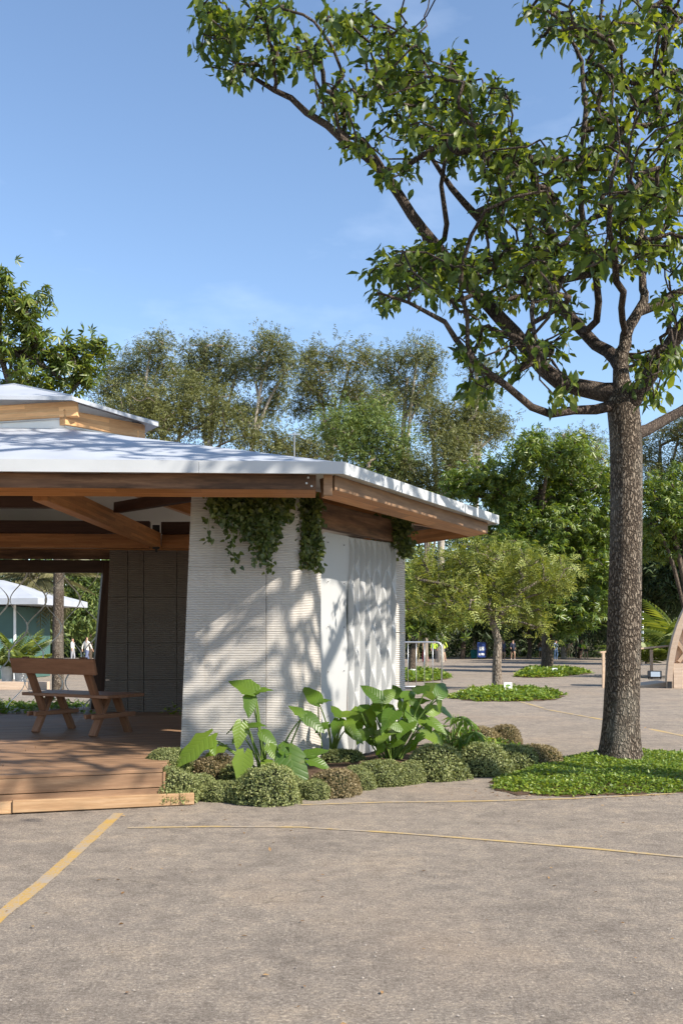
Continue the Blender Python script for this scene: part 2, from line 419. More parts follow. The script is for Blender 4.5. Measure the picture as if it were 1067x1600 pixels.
def line(pts, w, mat, name='painted_line'):
    mb = MB(); rows = []; rr = random.Random(len(pts) * 7 + int(w * 1000))
    P3 = [Vector(p) for p in pts]; fine = []
    for a, b in zip(P3[:-1], P3[1:]):
        k = max(2, int((b - a).length / .12))
        fine += [a.lerp(b, i / k) for i in range(k)]
    fine.append(P3[-1])
    for i, p in enumerate(fine):
        t = (fine[min(i + 1, len(fine) - 1)] - fine[max(i - 1, 0)]).normalized()
        nrm = Vector((-t.y, t.x, 0)); j = rr.uniform(.88, 1.06)
        rows.append([tuple(p + nrm * (w * j / 2) + Vector((0, 0, .004))), tuple(p - nrm * (w * j / 2) + Vector((0, 0, .004)))])
    mb.grid(rows); mb.build(name, mat)['kind'] = 'structure'
line([G(186, 1271), G(105, 1345), G(60, 1385), G(0, 1432), G(-160, 1570)], .088, M['yellow'])
line([G(200, 1294), G(330, 1292), G(470, 1293), G(620, 1302), G(760, 1313), G(920, 1326), G(1067, 1340), G(1300, 1362)], .045, M['yellow_thin'])
line([G(470, 1258), G(600, 1254), G(760, 1252), G(900, 1248), G(1100, 1238)], .05, M['yellow_thin'])
line([G(850, 1108), G(960, 1128), G(1067, 1150), G(1250, 1188)], .09, M['yellow_thin'])
line([G(800, 1093), G(850, 1107)], .09, M['yellow_thin'])

# ------------------------------------------------------------------ the pavilion
PAV = empty('pavilion', (0.01, 8.5, 0), R(2.5), 'open timber pavilion with white hexagonal roof and pale ribbed walls', 'pavilion')
HV = [(-7.3, 0), (0, 0), (2.13, 3.69), (0, 7.38), (-7.3, 7.38), (-9.43, 3.69)]       # eave corners, counter-clockwise
CEN = (-3.65, 3.69)
def edge_frame(i, z=0.0):
    a, b = Vector((*HV[i], 0)), Vector((*HV[(i + 1) % 6], 0))
    t = (b - a).normalized(); n = Vector((-t.y, t.x, 0))
    m = Matrix(((t.x, n.x, 0, a.x), (t.y, n.y, 0, a.y), (0, 0, 1, z), (0, 0, 0, 1)))
    return m, (b - a).length
def prism(name, L, prof, mats, parent, frame, x0=None, x1=None, midx=None, bevel=0):
    """profile (y, z) swept along the local X from corner mitre to corner mitre, or cut square at x0 / x1"""
    mb = MB(); k = len(prof); T = math.tan(R(30))
    v = [(y * T if x0 is None else x0, y, z) for y, z in prof] + [(L - y * T if x1 is None else x1, y, z) for y, z in prof]
    for j in range(k): mb.add([v[j], v[(j + 1) % k], v[k + (j + 1) % k], v[k + j]], [(0, 1, 2, 3)], midx[j] if midx else 0)
    mb.add(v[:k], [tuple(range(k - 1, -1, -1))]); mb.add(v[k:], [tuple(range(k))])
    me_o = mb.build(name, mats, parent)
    bm = bmesh.new(); bm.from_mesh(me_o.data); bmesh.ops.remove_doubles(bm, verts=bm.verts[:], dist=1e-5)
    bmesh.ops.recalc_face_normals(bm, faces=bm.faces[:])
    if bevel: bmesh.ops.bevel(bm, geom=bm.edges[:], offset=bevel, segments=1, affect='EDGES')
    bm.to_mesh(me_o.data); bm.free()
    me_o.matrix_local = frame
    return me_o
ZE, ZF = 2.925, 2.822                       # top and bottom of the eave fascia
RING, ZR = 1.2, 3.76
ringv = [(CEN[0] + RING * math.cos(R(a)), CEN[1] + RING * math.sin(R(a))) for a in (240, 300, 0, 60, 120, 180)]
for i in range(6):
    j = (i + 1) % 6
    # roof panel: thin wedge from eave to lantern ring
    mb = MB()
    q = [HV[i], HV[j], ringv[j], ringv[i]]
    inset = .004
    top = [Vector((x, y, z)) for (x, y), z in zip(q, (ZE, ZE, ZR, ZR))]
    nn = (top[1] - top[0]).cross(top[2] - top[0]).normalized()
    inw = Vector((-(top[1] - top[0]).y, (top[1] - top[0]).x, 0)).normalized()
    top[0] = top[0] + inw * .006; top[1] = top[1] + inw * .006
    bot = [p - Vector((0, 0, .10 if n_ > 1 else .075)) for n_, p in enumerate(top)]
    # sheets of the roof: slightly sagging grid so that it is not a perfect plane
    rows = []
    for a in range(9):
        row = []
        for b in range(17):
            p = top[0].lerp(top[1], b / 16).lerp(top[3].lerp(top[2], b / 16), a / 8)
            if 0 < a < 8 and 0 < b < 16: p = p + nn * (.006 * math.sin(b * 1.9 + i) * math.sin(a * 1.3))
            row.append(p)
        rows.append(row)
    mb.grid(rows)
    mb.add(bot, [(3, 2, 1, 0)], 1)
    for a, b in ((0, 1), (1, 2), (2, 3), (3, 0)): mb.add([top[a], bot[a], bot[b], top[b]], [(0, 1, 2, 3)], 1)
    mb.build('roof_panel', [M['roof'], M['soffit']], PAV)
    fr, L = edge_frame(i)
    cuts = [0, L] if L < 5 else [0, 1.7, 3.95, 6.05, L]
    T30 = math.tan(R(30))
    for c in range(len(cuts) - 1):
        prism('fascia', L, [(-.012, ZF), (.022, ZF), (.022, ZE - .02), (-.012, ZE + .004)], [M['fascia']], PAV, fr,
              None if c == 0 else cuts[c] + .0015, None if c == len(cuts) - 2 else cuts[c + 1] - .0015)
    # eave beam: weathered outer face, bright glulam underside that slopes inwards
    face = M['wood_dark'] if i in (0, 3, 5) else M['wood_mid']
    sect = [(.11, 2.832), (.11, 2.700), (.31, 2.655), (.34, 2.832)]
    prism('eave_beam', L, sect, [face, M['wood_orange']], PAV, fr, None if i != 0 else None, (L - .23) if i == 0 else None, (0, 1, 1, 1), .004)
    # soffit strip outside the beam
    prism('soffit_strip', L, [(.024, 2.835), (.024, 2.845), (.108, 2.850), (.108, 2.838)], [M['soffit']], PAV, fr)

def beam(name, a, b, w, h, mat, parent=None, roll=0.0, bevel=.004):
    """box from a to b (top-centre line), grain along its local X"""
    a, b = Vector(a), Vector(b); t = (b - a); L = t.length; t.normalize()
    y = Vector((0, 0, 1)).cross(t)
    if y.length < 1e-4: y = Vector((0, 1, 0))
    y.normalize(); z = t.cross(y)
    m = Matrix(((t.x, y.x, z.x, a.x), (t.y, y.y, z.y, a.y), (t.z, y.z, z.z, a.z), (0, 0, 0, 1)))
    mb = MB(); mb.box((L / 2, 0, -h / 2), (L, w, h))
    o = mb.build(name, mat, parent, bevel=bevel); o.matrix_local = m @ Matrix.Rotation(roll, 4, 'X')
    return o
# corner block where the two eave beams meet, bolts on the front beam
beam('beam_end_block', (-.165, .115, 2.832), (-.085, .115, 2.832), .03, .185, M['wood_mid'], PAV)
for du, dz in ((-.30, .03), (-.315, -.02), (-.27, -.045)):
    mb = MB(); mb.lathe([(.010, 0), (.010, .006), (.006, .01)], 10)
    o = mb.build('bolt', M['steel'], PAV); o.location = (du, .108, 2.775 + dz); o.rotation_euler = (R(90), 0, 0)
# hips from eave corners to the ring, cross beams, rear beams
for i in range(6):
    a = Vector((*HV[i], 0)); b = Vector((*ringv[i], 0)); d = (b - a).normalized()
    p0 = a + d * .42; p1 = b - d * .02
    L = (b - a).length
    zt = lambda s: ZE + (ZR - ZE) * s / L - .135
    beam('hip_beam', (p0.x, p0.y, zt(.42)), (p1.x, p1.y, zt(L)), .10, .17, M['wood_orange'], PAV)
def wl(x, y, z): return Vector((x, y, z))
loc = Matrix.Rotation(-R(2.5), 4, 'Z')
def W2L(p): return loc @ (Vector(p) - Vector((.01, 8.5, 0)))
main = [W2L((-2.80, 9.02, 2.865)), W2L((-2.63, 13.78, 2.865))]
beam('cross_beam', main[0], main[1], .14, .205, M['wood_orange'], PAV)
beam('purlin', W2L((-2.60, 11.25, 2.95)), W2L((-1.35, 9.75, 2.90)), .09, .12, M['wood_black'], PAV)
beam('purlin', W2L((-6.5, 10.55, 2.93)), W2L((-2.88, 10.62, 2.93)), .12, .13, M['wood_black'], PAV)
beam('rear_beam', W2L((-8.0, 13.45, 3.02)), W2L((-2.70, 13.70, 3.02)), .12, .17, M['wood_black'], PAV)
beam('rear_beam', W2L((-8.0, 13.52, 2.846)), W2L((-2.72, 13.80, 2.846)), .14, .20, M['wood_orange'], PAV)
beam('rear_beam', W2L((-2.55, 13.85, 2.846)), W2L((-.9, 13.75, 2.846)), .14, .20, M['wood_orange'], PAV)
beam('rear_beam', W2L((-2.55, 13.80, 3.02)), W2L((-.9, 13.70, 3.02)), .12, .17, M['wood_black'], PAV)
mb = MB(); mb.box((0, 0, 0), (.10, .02, .34)); mb.box((.0, .03, -.02), (.03, .06, .38))
o = mb.build('steel_bracket', M['black'], PAV); o.location = W2L((-2.615, 13.70, 2.80))
beam('header', W2L((-8.0, 14.0, 2.66)), W2L((-3.28, 14.25, 2.66)), .10, .13, M['wood_dark'], PAV)
beam('header', W2L((-8.0, 14.55, 2.555)), W2L((-3.45, 14.8, 2.555)), .12, .19, M['wood_black'], PAV)
# leaning dark post in the rear opening
o = beam('post', (0, 0, 0), (0, 0, 1), .16, .18, M['wood_black'], PAV)
a, b = W2L((-3.70, 14.62, .28)), W2L((-3.52, 14.70, 2.50)); t = (b - a)
o.matrix_local = Matrix.Translation(a) @ t.to_track_quat('X', 'Z').to_matrix().to_4x4() @ Matrix.Scale(t.length, 4, (1, 0, 0)) @ Matrix.Translation((0, 0, .09))
# side beams along the wall head, seen above the folded screen
hw = lambda s, off: Vector((-.577 * off + .5 * s, off + .866 * s, 0))
a, b = hw(.30, .98), hw(3.0, .98)
beam('head_beam', (a.x, a.y, 2.80), (b.x, b.y, 2.80), .10, .26, M['wood_dark'], PAV)
a, b = Vector((-.02, .55, 2.83)), Vector((-1.0, 1.55, 2.93))

# --- printed ribbed wall columns: every seam-bounded piece is one panel
def ribbed(name, path, z0, z1, mat, parent, pitch=.0165, depth=.0045, lean=None, thick=.06):
    """path: list of (x, y) plan points seen from outside left to right; ribs are real ridges"""
    n = max(2, int(round((z1 - z0) / pitch))); rows = []
    k = len(path); nrm = []
    for i in range(k):
        a, b = path[max(0, i - 1)], path[min(k - 1, i + 1)]
        t = Vector((b[0] - a[0], b[1] - a[1])).normalized(); nrm.append(Vector((t.y, -t.x)))
    rr = random.Random(int(z0 * 977) + k)
    zs = []
    for r in range(n):
        for f, d in ((.0, -1.0), (.3, .8), (.62, 1.0), (.9, .3)): zs.append((z0 + (r + f) * (z1 - z0) / n, d, r))
    zs.append((z1, -1.0, n))
    jit = [[rr.uniform(-.25, .25) for _ in range(k)] for _ in range(n + 1)]
    for z, d, r in zs:
        row = []
        for i in range(k):
            p = Vector(path[i]) + nrm[i] * depth * (d + (jit[r][i] if d > -1 else 0))
            l_ = lean(i / (k - 1), z) if lean else (0, 0)
            row.append((p.x + l_[0], p.y + l_[1], z))
        rows.append(row)
    mb = MB(); mb.grid(rows)
    # back and edges close the slab
    back = [(path[i][0] - nrm[i].x * thick, path[i][1] - nrm[i].y * thick) for i in range(k)]
    for i in range(k - 1):
        l0, l1 = (lean(i / (k - 1), z0), lean((i + 1) / (k - 1), z0)) if lean else ((0, 0), (0, 0))
        t0, t1 = (lean(i / (k - 1), z1), lean((i + 1) / (k - 1), z1)) if lean else ((0, 0), (0, 0))
        A, B = back[i], back[i + 1]
        mb.add([(A[0] + l0[0], A[1] + l0[1], z0), (B[0] + l1[0], B[1] + l1[1], z0), (B[0] + t1[0], B[1] + t1[1], z1), (A[0] + t0[0], A[1] + t0[1], z1)], [(1, 0, 3, 2)])
    for i, s in ((0, 1), (k - 1, -1)):
        l0 = lean(i / (k - 1), z0) if lean else (0, 0); t0 = lean(i / (k - 1), z1) if lean else (0, 0)
        A, B = path[i], back[i]
        mb.add([(A[0] + l0[0], A[1] + l0[1], z0), (A[0] + t0[0], A[1] + t0[1], z1), (B[0] + t0[0], B[1] + t0[1], z1), (B[0] + l0[0], B[1] + l0[1], z0)], [(0, 1, 2, 3)])
    return mb.build(name, mat, parent, smooth=False)
def arc(c, r, a0, a1, n): return [(c[0] + r * math.cos(R(a0 + (a1 - a0) * i / (n - 1))), c[1] + r * math.sin(R(a0 + (a1 - a0) * i / (n - 1)))) for i in range(n)]
WCOL = empty('wall_column'); WCOL.parent = PAV
OFF = 1.05
cx_, cy_ = -.577 * OFF, OFF
left_x = -1.55
front = [(left_x + (cx_ - .10 - left_x) * i / 8, cy_ + .02 * math.sin(i * .5)) for i in range(9)]
bend = arc((cx_ - .10, cy_ + .42), .42, 270, 330, 9)
bend += [(bend[-1][0] + .5 * s, bend[-1][1] + .866 * s) for s in (.12, .24, .36)]
leanL = lambda s, z: (.115 * (z / 2.7) * (1 - s), 0.0)
leanN = lambda s, z: (0.0, 0.0)
for z0, z1 in ((.02, 1.439), (1.4415, 2.076), (2.0785, 2.80)):
    ribbed('wall_panel', front, z0, z1, M['wall'], WCOL, lean=leanL)
    ribbed('wall_panel', [(x + .006, y) for x, y in bend], z0, z1, M['wall'], WCOL, lean=leanN)
# end column on the far right corner
e0 = hw(2.72, OFF); e0 = Vector((e0.x, e0.y)); end = [(e0.x + .5 * s, e0.y + .866 * s) for s in (0, .15, .3)]
end += [(end[-1][0] + .06, end[-1][1] + .16), (end[-1][0] + .02, end[-1][1] + .36), (end[-1][0] - .15, end[-1][1] + .66)]
RCOL = empty('wall_column'); RCOL.parent = PAV
for z0, z1 in ((.02, 1.437), (1.443, 2.78)): ribbed('wall_panel', end, z0, z1, M['wall'], RCOL, pitch=.026)
# shaded inner column by the rear opening
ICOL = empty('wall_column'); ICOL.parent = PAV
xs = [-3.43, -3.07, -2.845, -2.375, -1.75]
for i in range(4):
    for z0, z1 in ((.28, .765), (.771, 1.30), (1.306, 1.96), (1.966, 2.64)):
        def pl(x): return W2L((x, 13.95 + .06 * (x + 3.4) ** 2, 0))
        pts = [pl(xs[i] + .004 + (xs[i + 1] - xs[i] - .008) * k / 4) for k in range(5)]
        ribbed('wall_panel', [(p.x, p.y) for p in pts], z0, z1, M['wall_shaded'], ICOL, pitch=.03, depth=.005,
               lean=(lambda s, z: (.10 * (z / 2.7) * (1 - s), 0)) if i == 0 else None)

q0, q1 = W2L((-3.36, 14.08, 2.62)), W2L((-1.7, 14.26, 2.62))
beam('light_stop_board', q0, q1, .05, 2.32, M['wall_shaded'], ICOL)  # backing board added to stop light leaking through the panel gaps

# --- folded white sheet screen
SCR = empty('folded_screen'); SCR.parent = PAV
S0, S1 = .84, 2.74
so, sd, sn = hw(0, OFF - .06), Vector((.5, .866, 0)), Vector((.866, -.5, 0))
flat_w = .62
mb = MB(); rows = []
for iz in range(33):
    z = .06 + (2.46 - .06) * iz / 32
    rows.append([so + sd * (S0 + flat_w * k / 8) + sn * (.012 * math.sin(z * 5.2 + k * .25) * (k / 8) ** 2 + .006 * math.sin(z * 2.6 + k)) + Vector((0, 0, z + (.045 if (iz == 32 and k >= 1) else 0))) for k in range(9)])
mb.grid(rows)
sh = mb.build('flat_sheet', M['sheet'], SCR, smooth=True)
for s_ in (.13, .50):
    for z in (.55, 1.02, 1.50, 1.98, 2.40):
        mb = MB(); mb.lathe([(.007, 0), (.007, .004), (.003, .006)], 8)
        o = mb.build('screw', M['screw'], SCR); p = so + sd * (S0 + s_) + sn * .016 + Vector((0, 0, z)); o.location = p
        o.rotation_euler = sn.to_track_quat('Z', 'Y').to_euler()
mb = MB(); mb.grid([[so + sd * (S0 + flat_w - .01 + (S1 - S0 - flat_w) * k / 4) + sn * .004 + Vector((0, 0, z)) for k in range(5)] for z in (.06, 2.50)]); mb.build('backing_sheet', M['sheet'], SCR)
NF = 9; fw = (S1 - S0 - flat_w) / NF
for j in range(NF):
    mb = MB(); rows = []
    base = S0 + flat_w + fw * j
    zt = 2.50 + .004 * j
    for iz in range(73):
        z = .06 + (zt - .06) * iz / 72
        ph = 2 * PI * (zt - z) / .50 + (PI * min(1., (zt - z) / .5) if j % 2 else 0) + .2 * math.sin(j * 1.7) * min(1., zt - z)
        w = abs(math.sin(ph / 2)) ** 1.0                       # 0 at the pinches, 1 at the bellies
        top_pinch = min(1., (zt - z) / .10)
        lens = fw * (.03 + .40 * w)                      # facet turned to the deck side, widest at the belly
        p0 = so + sd * base + sn * .008; p1 = p0 + sd * (lens * .317) + sn * (lens * .949); p2 = so + sd * (base + fw) + sn * .008
        rows.append([q + Vector((0, 0, z)) for q in (p0, p0.lerp(p1, .5) + sn * .004 * w, p1, p1.lerp(p2, .5) - sn * .004 * w, p2)])
    mb.grid(rows)
    mb.build('folded_strip', M['sheet'], SCR)

# --- deck (its front edge is turned against the roof)
DK = empty('deck'); DK.parent = PAV
DK.location = W2L((-1.47, 7.99, 0)); DK.rotation_euler = (0, 0, R(15.0))
DZ, bw = .305, .138
v = 0.0
rnd = random.Random(3)
while v < 7.4:
    u1 = .225 * v if v < 1.5 else min(1.3, .34 + (v - 1.5) * .5)
    u0 = -7.5
    cuts = [u0] + sorted(rnd.uniform(-5.5, -.9) for _ in range(2)) + [u1]
    for a, b in zip(cuts[:-1], cuts[1:]):
        if b - a < .2: continue
        beam('deck_board', (a + .0015, v + bw / 2, DZ + rnd.uniform(-.0015, .0015)), (b - .0015, v + bw / 2, DZ + rnd.uniform(-.0015, .0015)), bw - .006, .028, M['deck'], DK, bevel=.003)
    v += bw
for a, b in ((-7.5, -2.2), (-2.196, -.006)):
    beam('riser_board', (a, .015, .274), (b, .015, .274), .025, .118, M['deck'], DK, bevel=.003)
    beam('riser_board', (a, .017, .150), (b, .017, .150), .025, .145, M['deck'], DK, bevel=.003)
beam('edge_board', (.008, .003, .274), (.008 + .225 * 1.5, 1.5, .274), .02, .262, M['deck'], DK, bevel=.003)
# timber kerbs in front of the step
p0, p1 = G(16, 1273), G(300, 1258)
for a, b, dy in ((p0 + (p0 - p1) * 1.6, p0 + (p0 - p1) * .004, .02), (p0, p1, 0)):
    q0, q1 = W2L((a.x, a.y + .06 + dy, .132)), W2L((b.x, b.y + .06 + dy, .125))
    beam('timber_kerb', q0 - Vector((0, 0, .022)), q1 - Vector((0, 0, .022)), .15, .098, M['kerb'], PAV, bevel=.006)

# --- lantern on top of the roof
LAN = empty('lantern'); LAN.parent = PAV
ev = [(CEN[0] + 1.52 * math.cos(R(a)), CEN[1] + 1.52 * math.sin(R(a))) for a in (240, 300, 0, 60, 120, 180)]
apex = Vector((CEN[0] - .25, CEN[1], 4.52)); ZL = 4.06
for i in range(6):
    j = (i + 1) % 6
    A, B = Vector((*ringv[i], ZR - .05)), Vector((*ringv[j], ZR - .05))
    mb = MB()
    nrm = Vector(((B - A).y, -(B - A).x, 0)).normalized() * .02
    mb.add([A, B, B + Vector((0, 0, .38)), A + Vector((0, 0, .38))], [(0, 1, 2, 3)])
    mb.build('clerestory_panel', M['white'], LAN)
    beam('trim', A + nrm + Vector((0, 0, .085)), B + nrm + Vector((0, 0, .175)), .02, .022, M['steel'], LAN)
    dd = (B - A).normalized()
    beam('ring_beam', A - dd * .05 + Vector((0, 0, .25)) + nrm, B + dd * .16 + Vector((0, 0, .35)) + nrm, .09, .17, M['wood_pale'], LAN)
    mb = MB()
    E0, E1 = Vector((*ev[i], ZL)), Vector((*ev[j], ZL))
    dn = Vector((0, 0, -.045))
    mb.add([E0, E1, apex, E0 + dn, E1 + dn, apex + dn], [(0, 1, 2), (5, 4, 3), (0, 3, 4, 1), (1, 4, 5, 2), (2, 5, 3, 0)])
    mb.build('roof_panel', M['roof'], LAN)
    mb = MB(); mb.tube([E0 + Vector((0, 0, .006)), apex + Vector((0, 0, .006))], .010, 6); mb.build('ridge_trim', M['steel'], LAN)

# --- hanging mesh of wavy strands in the rear opening
NET = empty('mesh_screen'); NET.parent = PAV
for i in range(16):
    x0 = -7.0 + i * .232 if False else (-3.80 - .281 * i)
    mb = MB(); rows = []; rr = random.Random(i * 13 + 1)
    for s in range(64):
        z = 2.37 - 2.08 * s / 63
        ph = 2 * PI * (2.37 - z) / .84
        wob = .03 * math.sin(z * 2.1 + i)
        for side in (0,): pass
        x = x0 + .135 * math.cos(ph + PI * (i % 2)) + wob
        wdt = .006 + .010 * (math.sin(z * 3.1 + i * 1.7) ** 2)
        tw = .8 * math.sin(z * 2.4 + i)
        c = Vector((x, 14.74 + .02 * (i % 2), z))
        d = Vector((math.cos(tw), math.sin(tw), 0)) * wdt
        rows.append([W2L(c - d), W2L(c + Vector((0, .006, 0))), W2L(c + d)])
    mb.grid(rows); mb.build('strand', M['strand'], NET, smooth=True)

# ------------------------------------------------------------------ bench on the deck
BA = R(-31)
BEN = empty('bench', (-3.06, 10.86, DZ), BA, 'brown timber bench with one plank backrest standing on the deck', 'bench')
# local x along the bench (left to right), y away from the camera (back -> front)
def plank(name, c, d, rot=None, par=BEN):
    """long axis of the plank = local X of the object"""
    mb = MB(); mb.box((0, 0, 0), d); o = mb.build(name, M['bench'], par, bevel=.004); o.location = c
    if rot: o.rotation_euler = rot
    return o
plank('seat', (0, .22, .435), (1.34, .58, .036))
plank('backrest', (0, -.225, .765), (1.30, .034, .175), (R(14), 0, 0))
for sx in (-.46, .44):
    # rear upright carries the backrest; leans back towards the top
    def slat(nm, p0, p1, w, t, dx=0):
        p0, p1 = Vector(p0), Vector(p1); d = p1 - p0
        o = plank(nm, (p0 + p1) / 2, (d.length, t, w))
        x = d.normalized(); y = Vector((0, x.z, -x.y)); z = x.cross(y)
        # wide face across the bench (local z = bench x)
        z = Vector((1, 0, 0)); y = z.cross(x)
        o.matrix_local = Matrix.Translation((p0 + p1) / 2) @ Matrix(((x.x, y.x, z.x, 0), (x.y, y.y, z.y, 0), (x.z, y.z, z.z, 0), (0, 0, 0, 1)))
        return o
    slat('upright', (sx, .085, .20), (sx, -.205, .86), .10, .045)
    slat('leg', (sx + .002, -.06, .0), (sx + .002, .16, .415), .10, .045)
    slat('leg', (sx, .50, .0), (sx, .30, .415), .10, .045)
    slat('stretcher', (sx + .055, -.12, .215), (sx + .055, .54, .215), .035, .05)
    slat('stretcher', (sx - .055, -.12, .215), (sx - .055, .54, .215), .035, .05)

# ------------------------------------------------------------------ vegetation tools
def leaf_template(kind):
    """local frame: x along the leaf (0..1), y across, z up; returns verts, tris"""
    if kind == 'rhomb':
        return np.array([(0, 0, 0), (.45, .26, .06), (1, 0, -.08), (.45, -.26, .06)], float), np.array([(0, 2, 1), (0, 3, 2)])
    if kind == 'narrow':
        return np.array([(0, 0, 0), (.45, .12, .03), (1, 0, -.14), (.45, -.12, .03)], float), np.array([(0, 2, 1), (0, 3, 2)])
    if kind == 'oval':
        v = [(0, 0, 0), (.28, 0, .015), (.62, 0, .0), (1, 0, -.16), (.28, .15, .05), (.62, .205, .05), (.28, -.15, .05), (.62, -.205, .05)]
        t = [(0, 1, 4), (1, 5, 4), (1, 2, 5), (2, 3, 5), (0, 6, 1), (1, 6, 7), (1, 7, 2), (2, 7, 3)]
        return np.array(v, float), np.array(t)
    if kind == 'heart':
        v = [(.12, 0, 0), (0, .16, .04), (.2, .38, .06), (.62, .26, .02), (1, 0, -.12), (.62, -.26, .02), (.2, -.38, .06), (0, -.16, .04)]
        t = [(0, 2, 1), (0, 3, 2), (0, 4, 3), (0, 5, 4), (0, 6, 5), (0, 7, 6)]
        return np.array(v, float), np.array(t)
    if kind in ('palmate', 'sprig', 'spray', 'frond'):
        V, T = [], []
        def blade(o, d, L, w, dz=-.12):
            d = np.array(d, float); d /= np.linalg.norm(d); s = np.array((-d[1], d[0], 0)); s /= max(1e-6, np.linalg.norm(s))
            k = len(V); o = np.array(o, float)
            V.extend([o, o + d * L * .45 + s * w * L + (0, 0, .04 * L), o + d * L + (0, 0, dz * L), o + d * L * .45 - s * w * L + (0, 0, .04 * L)])
            T.extend([(k, k + 2, k + 1), (k, k + 3, k + 2)])
        if kind == 'palmate':                       # drooping fingers from one point
            for a in (-150, -95, -45, 0, 45, 95, 150): blade((.35, 0, 0), (math.cos(R(a)), math.sin(R(a)), -.45), .62, .15, -.25)
        elif kind == 'sprig':                       # feathery pinnate leaf
            for i in range(4):
                x = .1 + .22 * i
                for sgn in (1, -1): blade((x, 0, -.05 * i * i / 4), (.55, sgn, .1), .34 - .03 * i, .20)
            blade((.85, 0, -.12), (1, 0, -.2), .28, .2)
        elif kind == 'spray':                       # loose eucalypt spray
            rr = random.Random(4)
            for i in range(6): blade((.16 * i, rr.uniform(-.1, .1), rr.uniform(-.1, .1)), (rr.uniform(.1, 1), rr.uniform(-1, 1), rr.uniform(-1.1, .1)), .42, .15, -.2)
        elif kind == 'frond':
            for i in range(16):
                x = .05 + .059 * i; L = .30 * math.sin(PI * (.18 + .76 * i / 16))
                for sgn in (1, -1): blade((x, 0, -.45 * x * x), (.65, sgn * .9, -.35), L, .045, -.3)
            for i in range(6):
                k = len(V); x0, x1 = i / 6, (i + 1) / 6
                V.extend([np.array((x0, .008, -.45 * x0 * x0)), np.array((x1, .006, -.45 * x1 * x1)), np.array((x1, -.006, -.45 * x1 * x1)), np.array((x0, -.008, -.45 * x0 * x0))])
                T.extend([(k, k + 1, k + 2), (k, k + 2, k + 3)])
        return np.array(V), np.array(T)
TPL = {k: leaf_template(k) for k in ('rhomb', 'narrow', 'oval', 'heart', 'palmate', 'sprig', 'spray', 'frond')}
def leaf_arrays(pos, dr, up, size, kind):
    V, T = TPL[kind]
    x = unit(dr); y = unit(np.cross(up, x)); z = np.cross(x, y)
    n = len(pos)
    W = pos[:, None, :] + size[:, None, None] * (V[None, :, 0, None] * x[:, None, :] + V[None, :, 1, None] * y[:, None, :] + V[None, :, 2, None] * z[:, None, :])
    TT = T[None] + (np.arange(n) * len(V))[:, None, None]
    return W.reshape(-1, 3), TT.reshape(-1, 3)
def leaves(name, pos, dr, up, size, kind, mat, parent=None, loc=None):
    V, T = leaf_arrays(pos, dr, up, size, kind)
    return np_mesh(name, V, T, mat, parent, loc=loc)

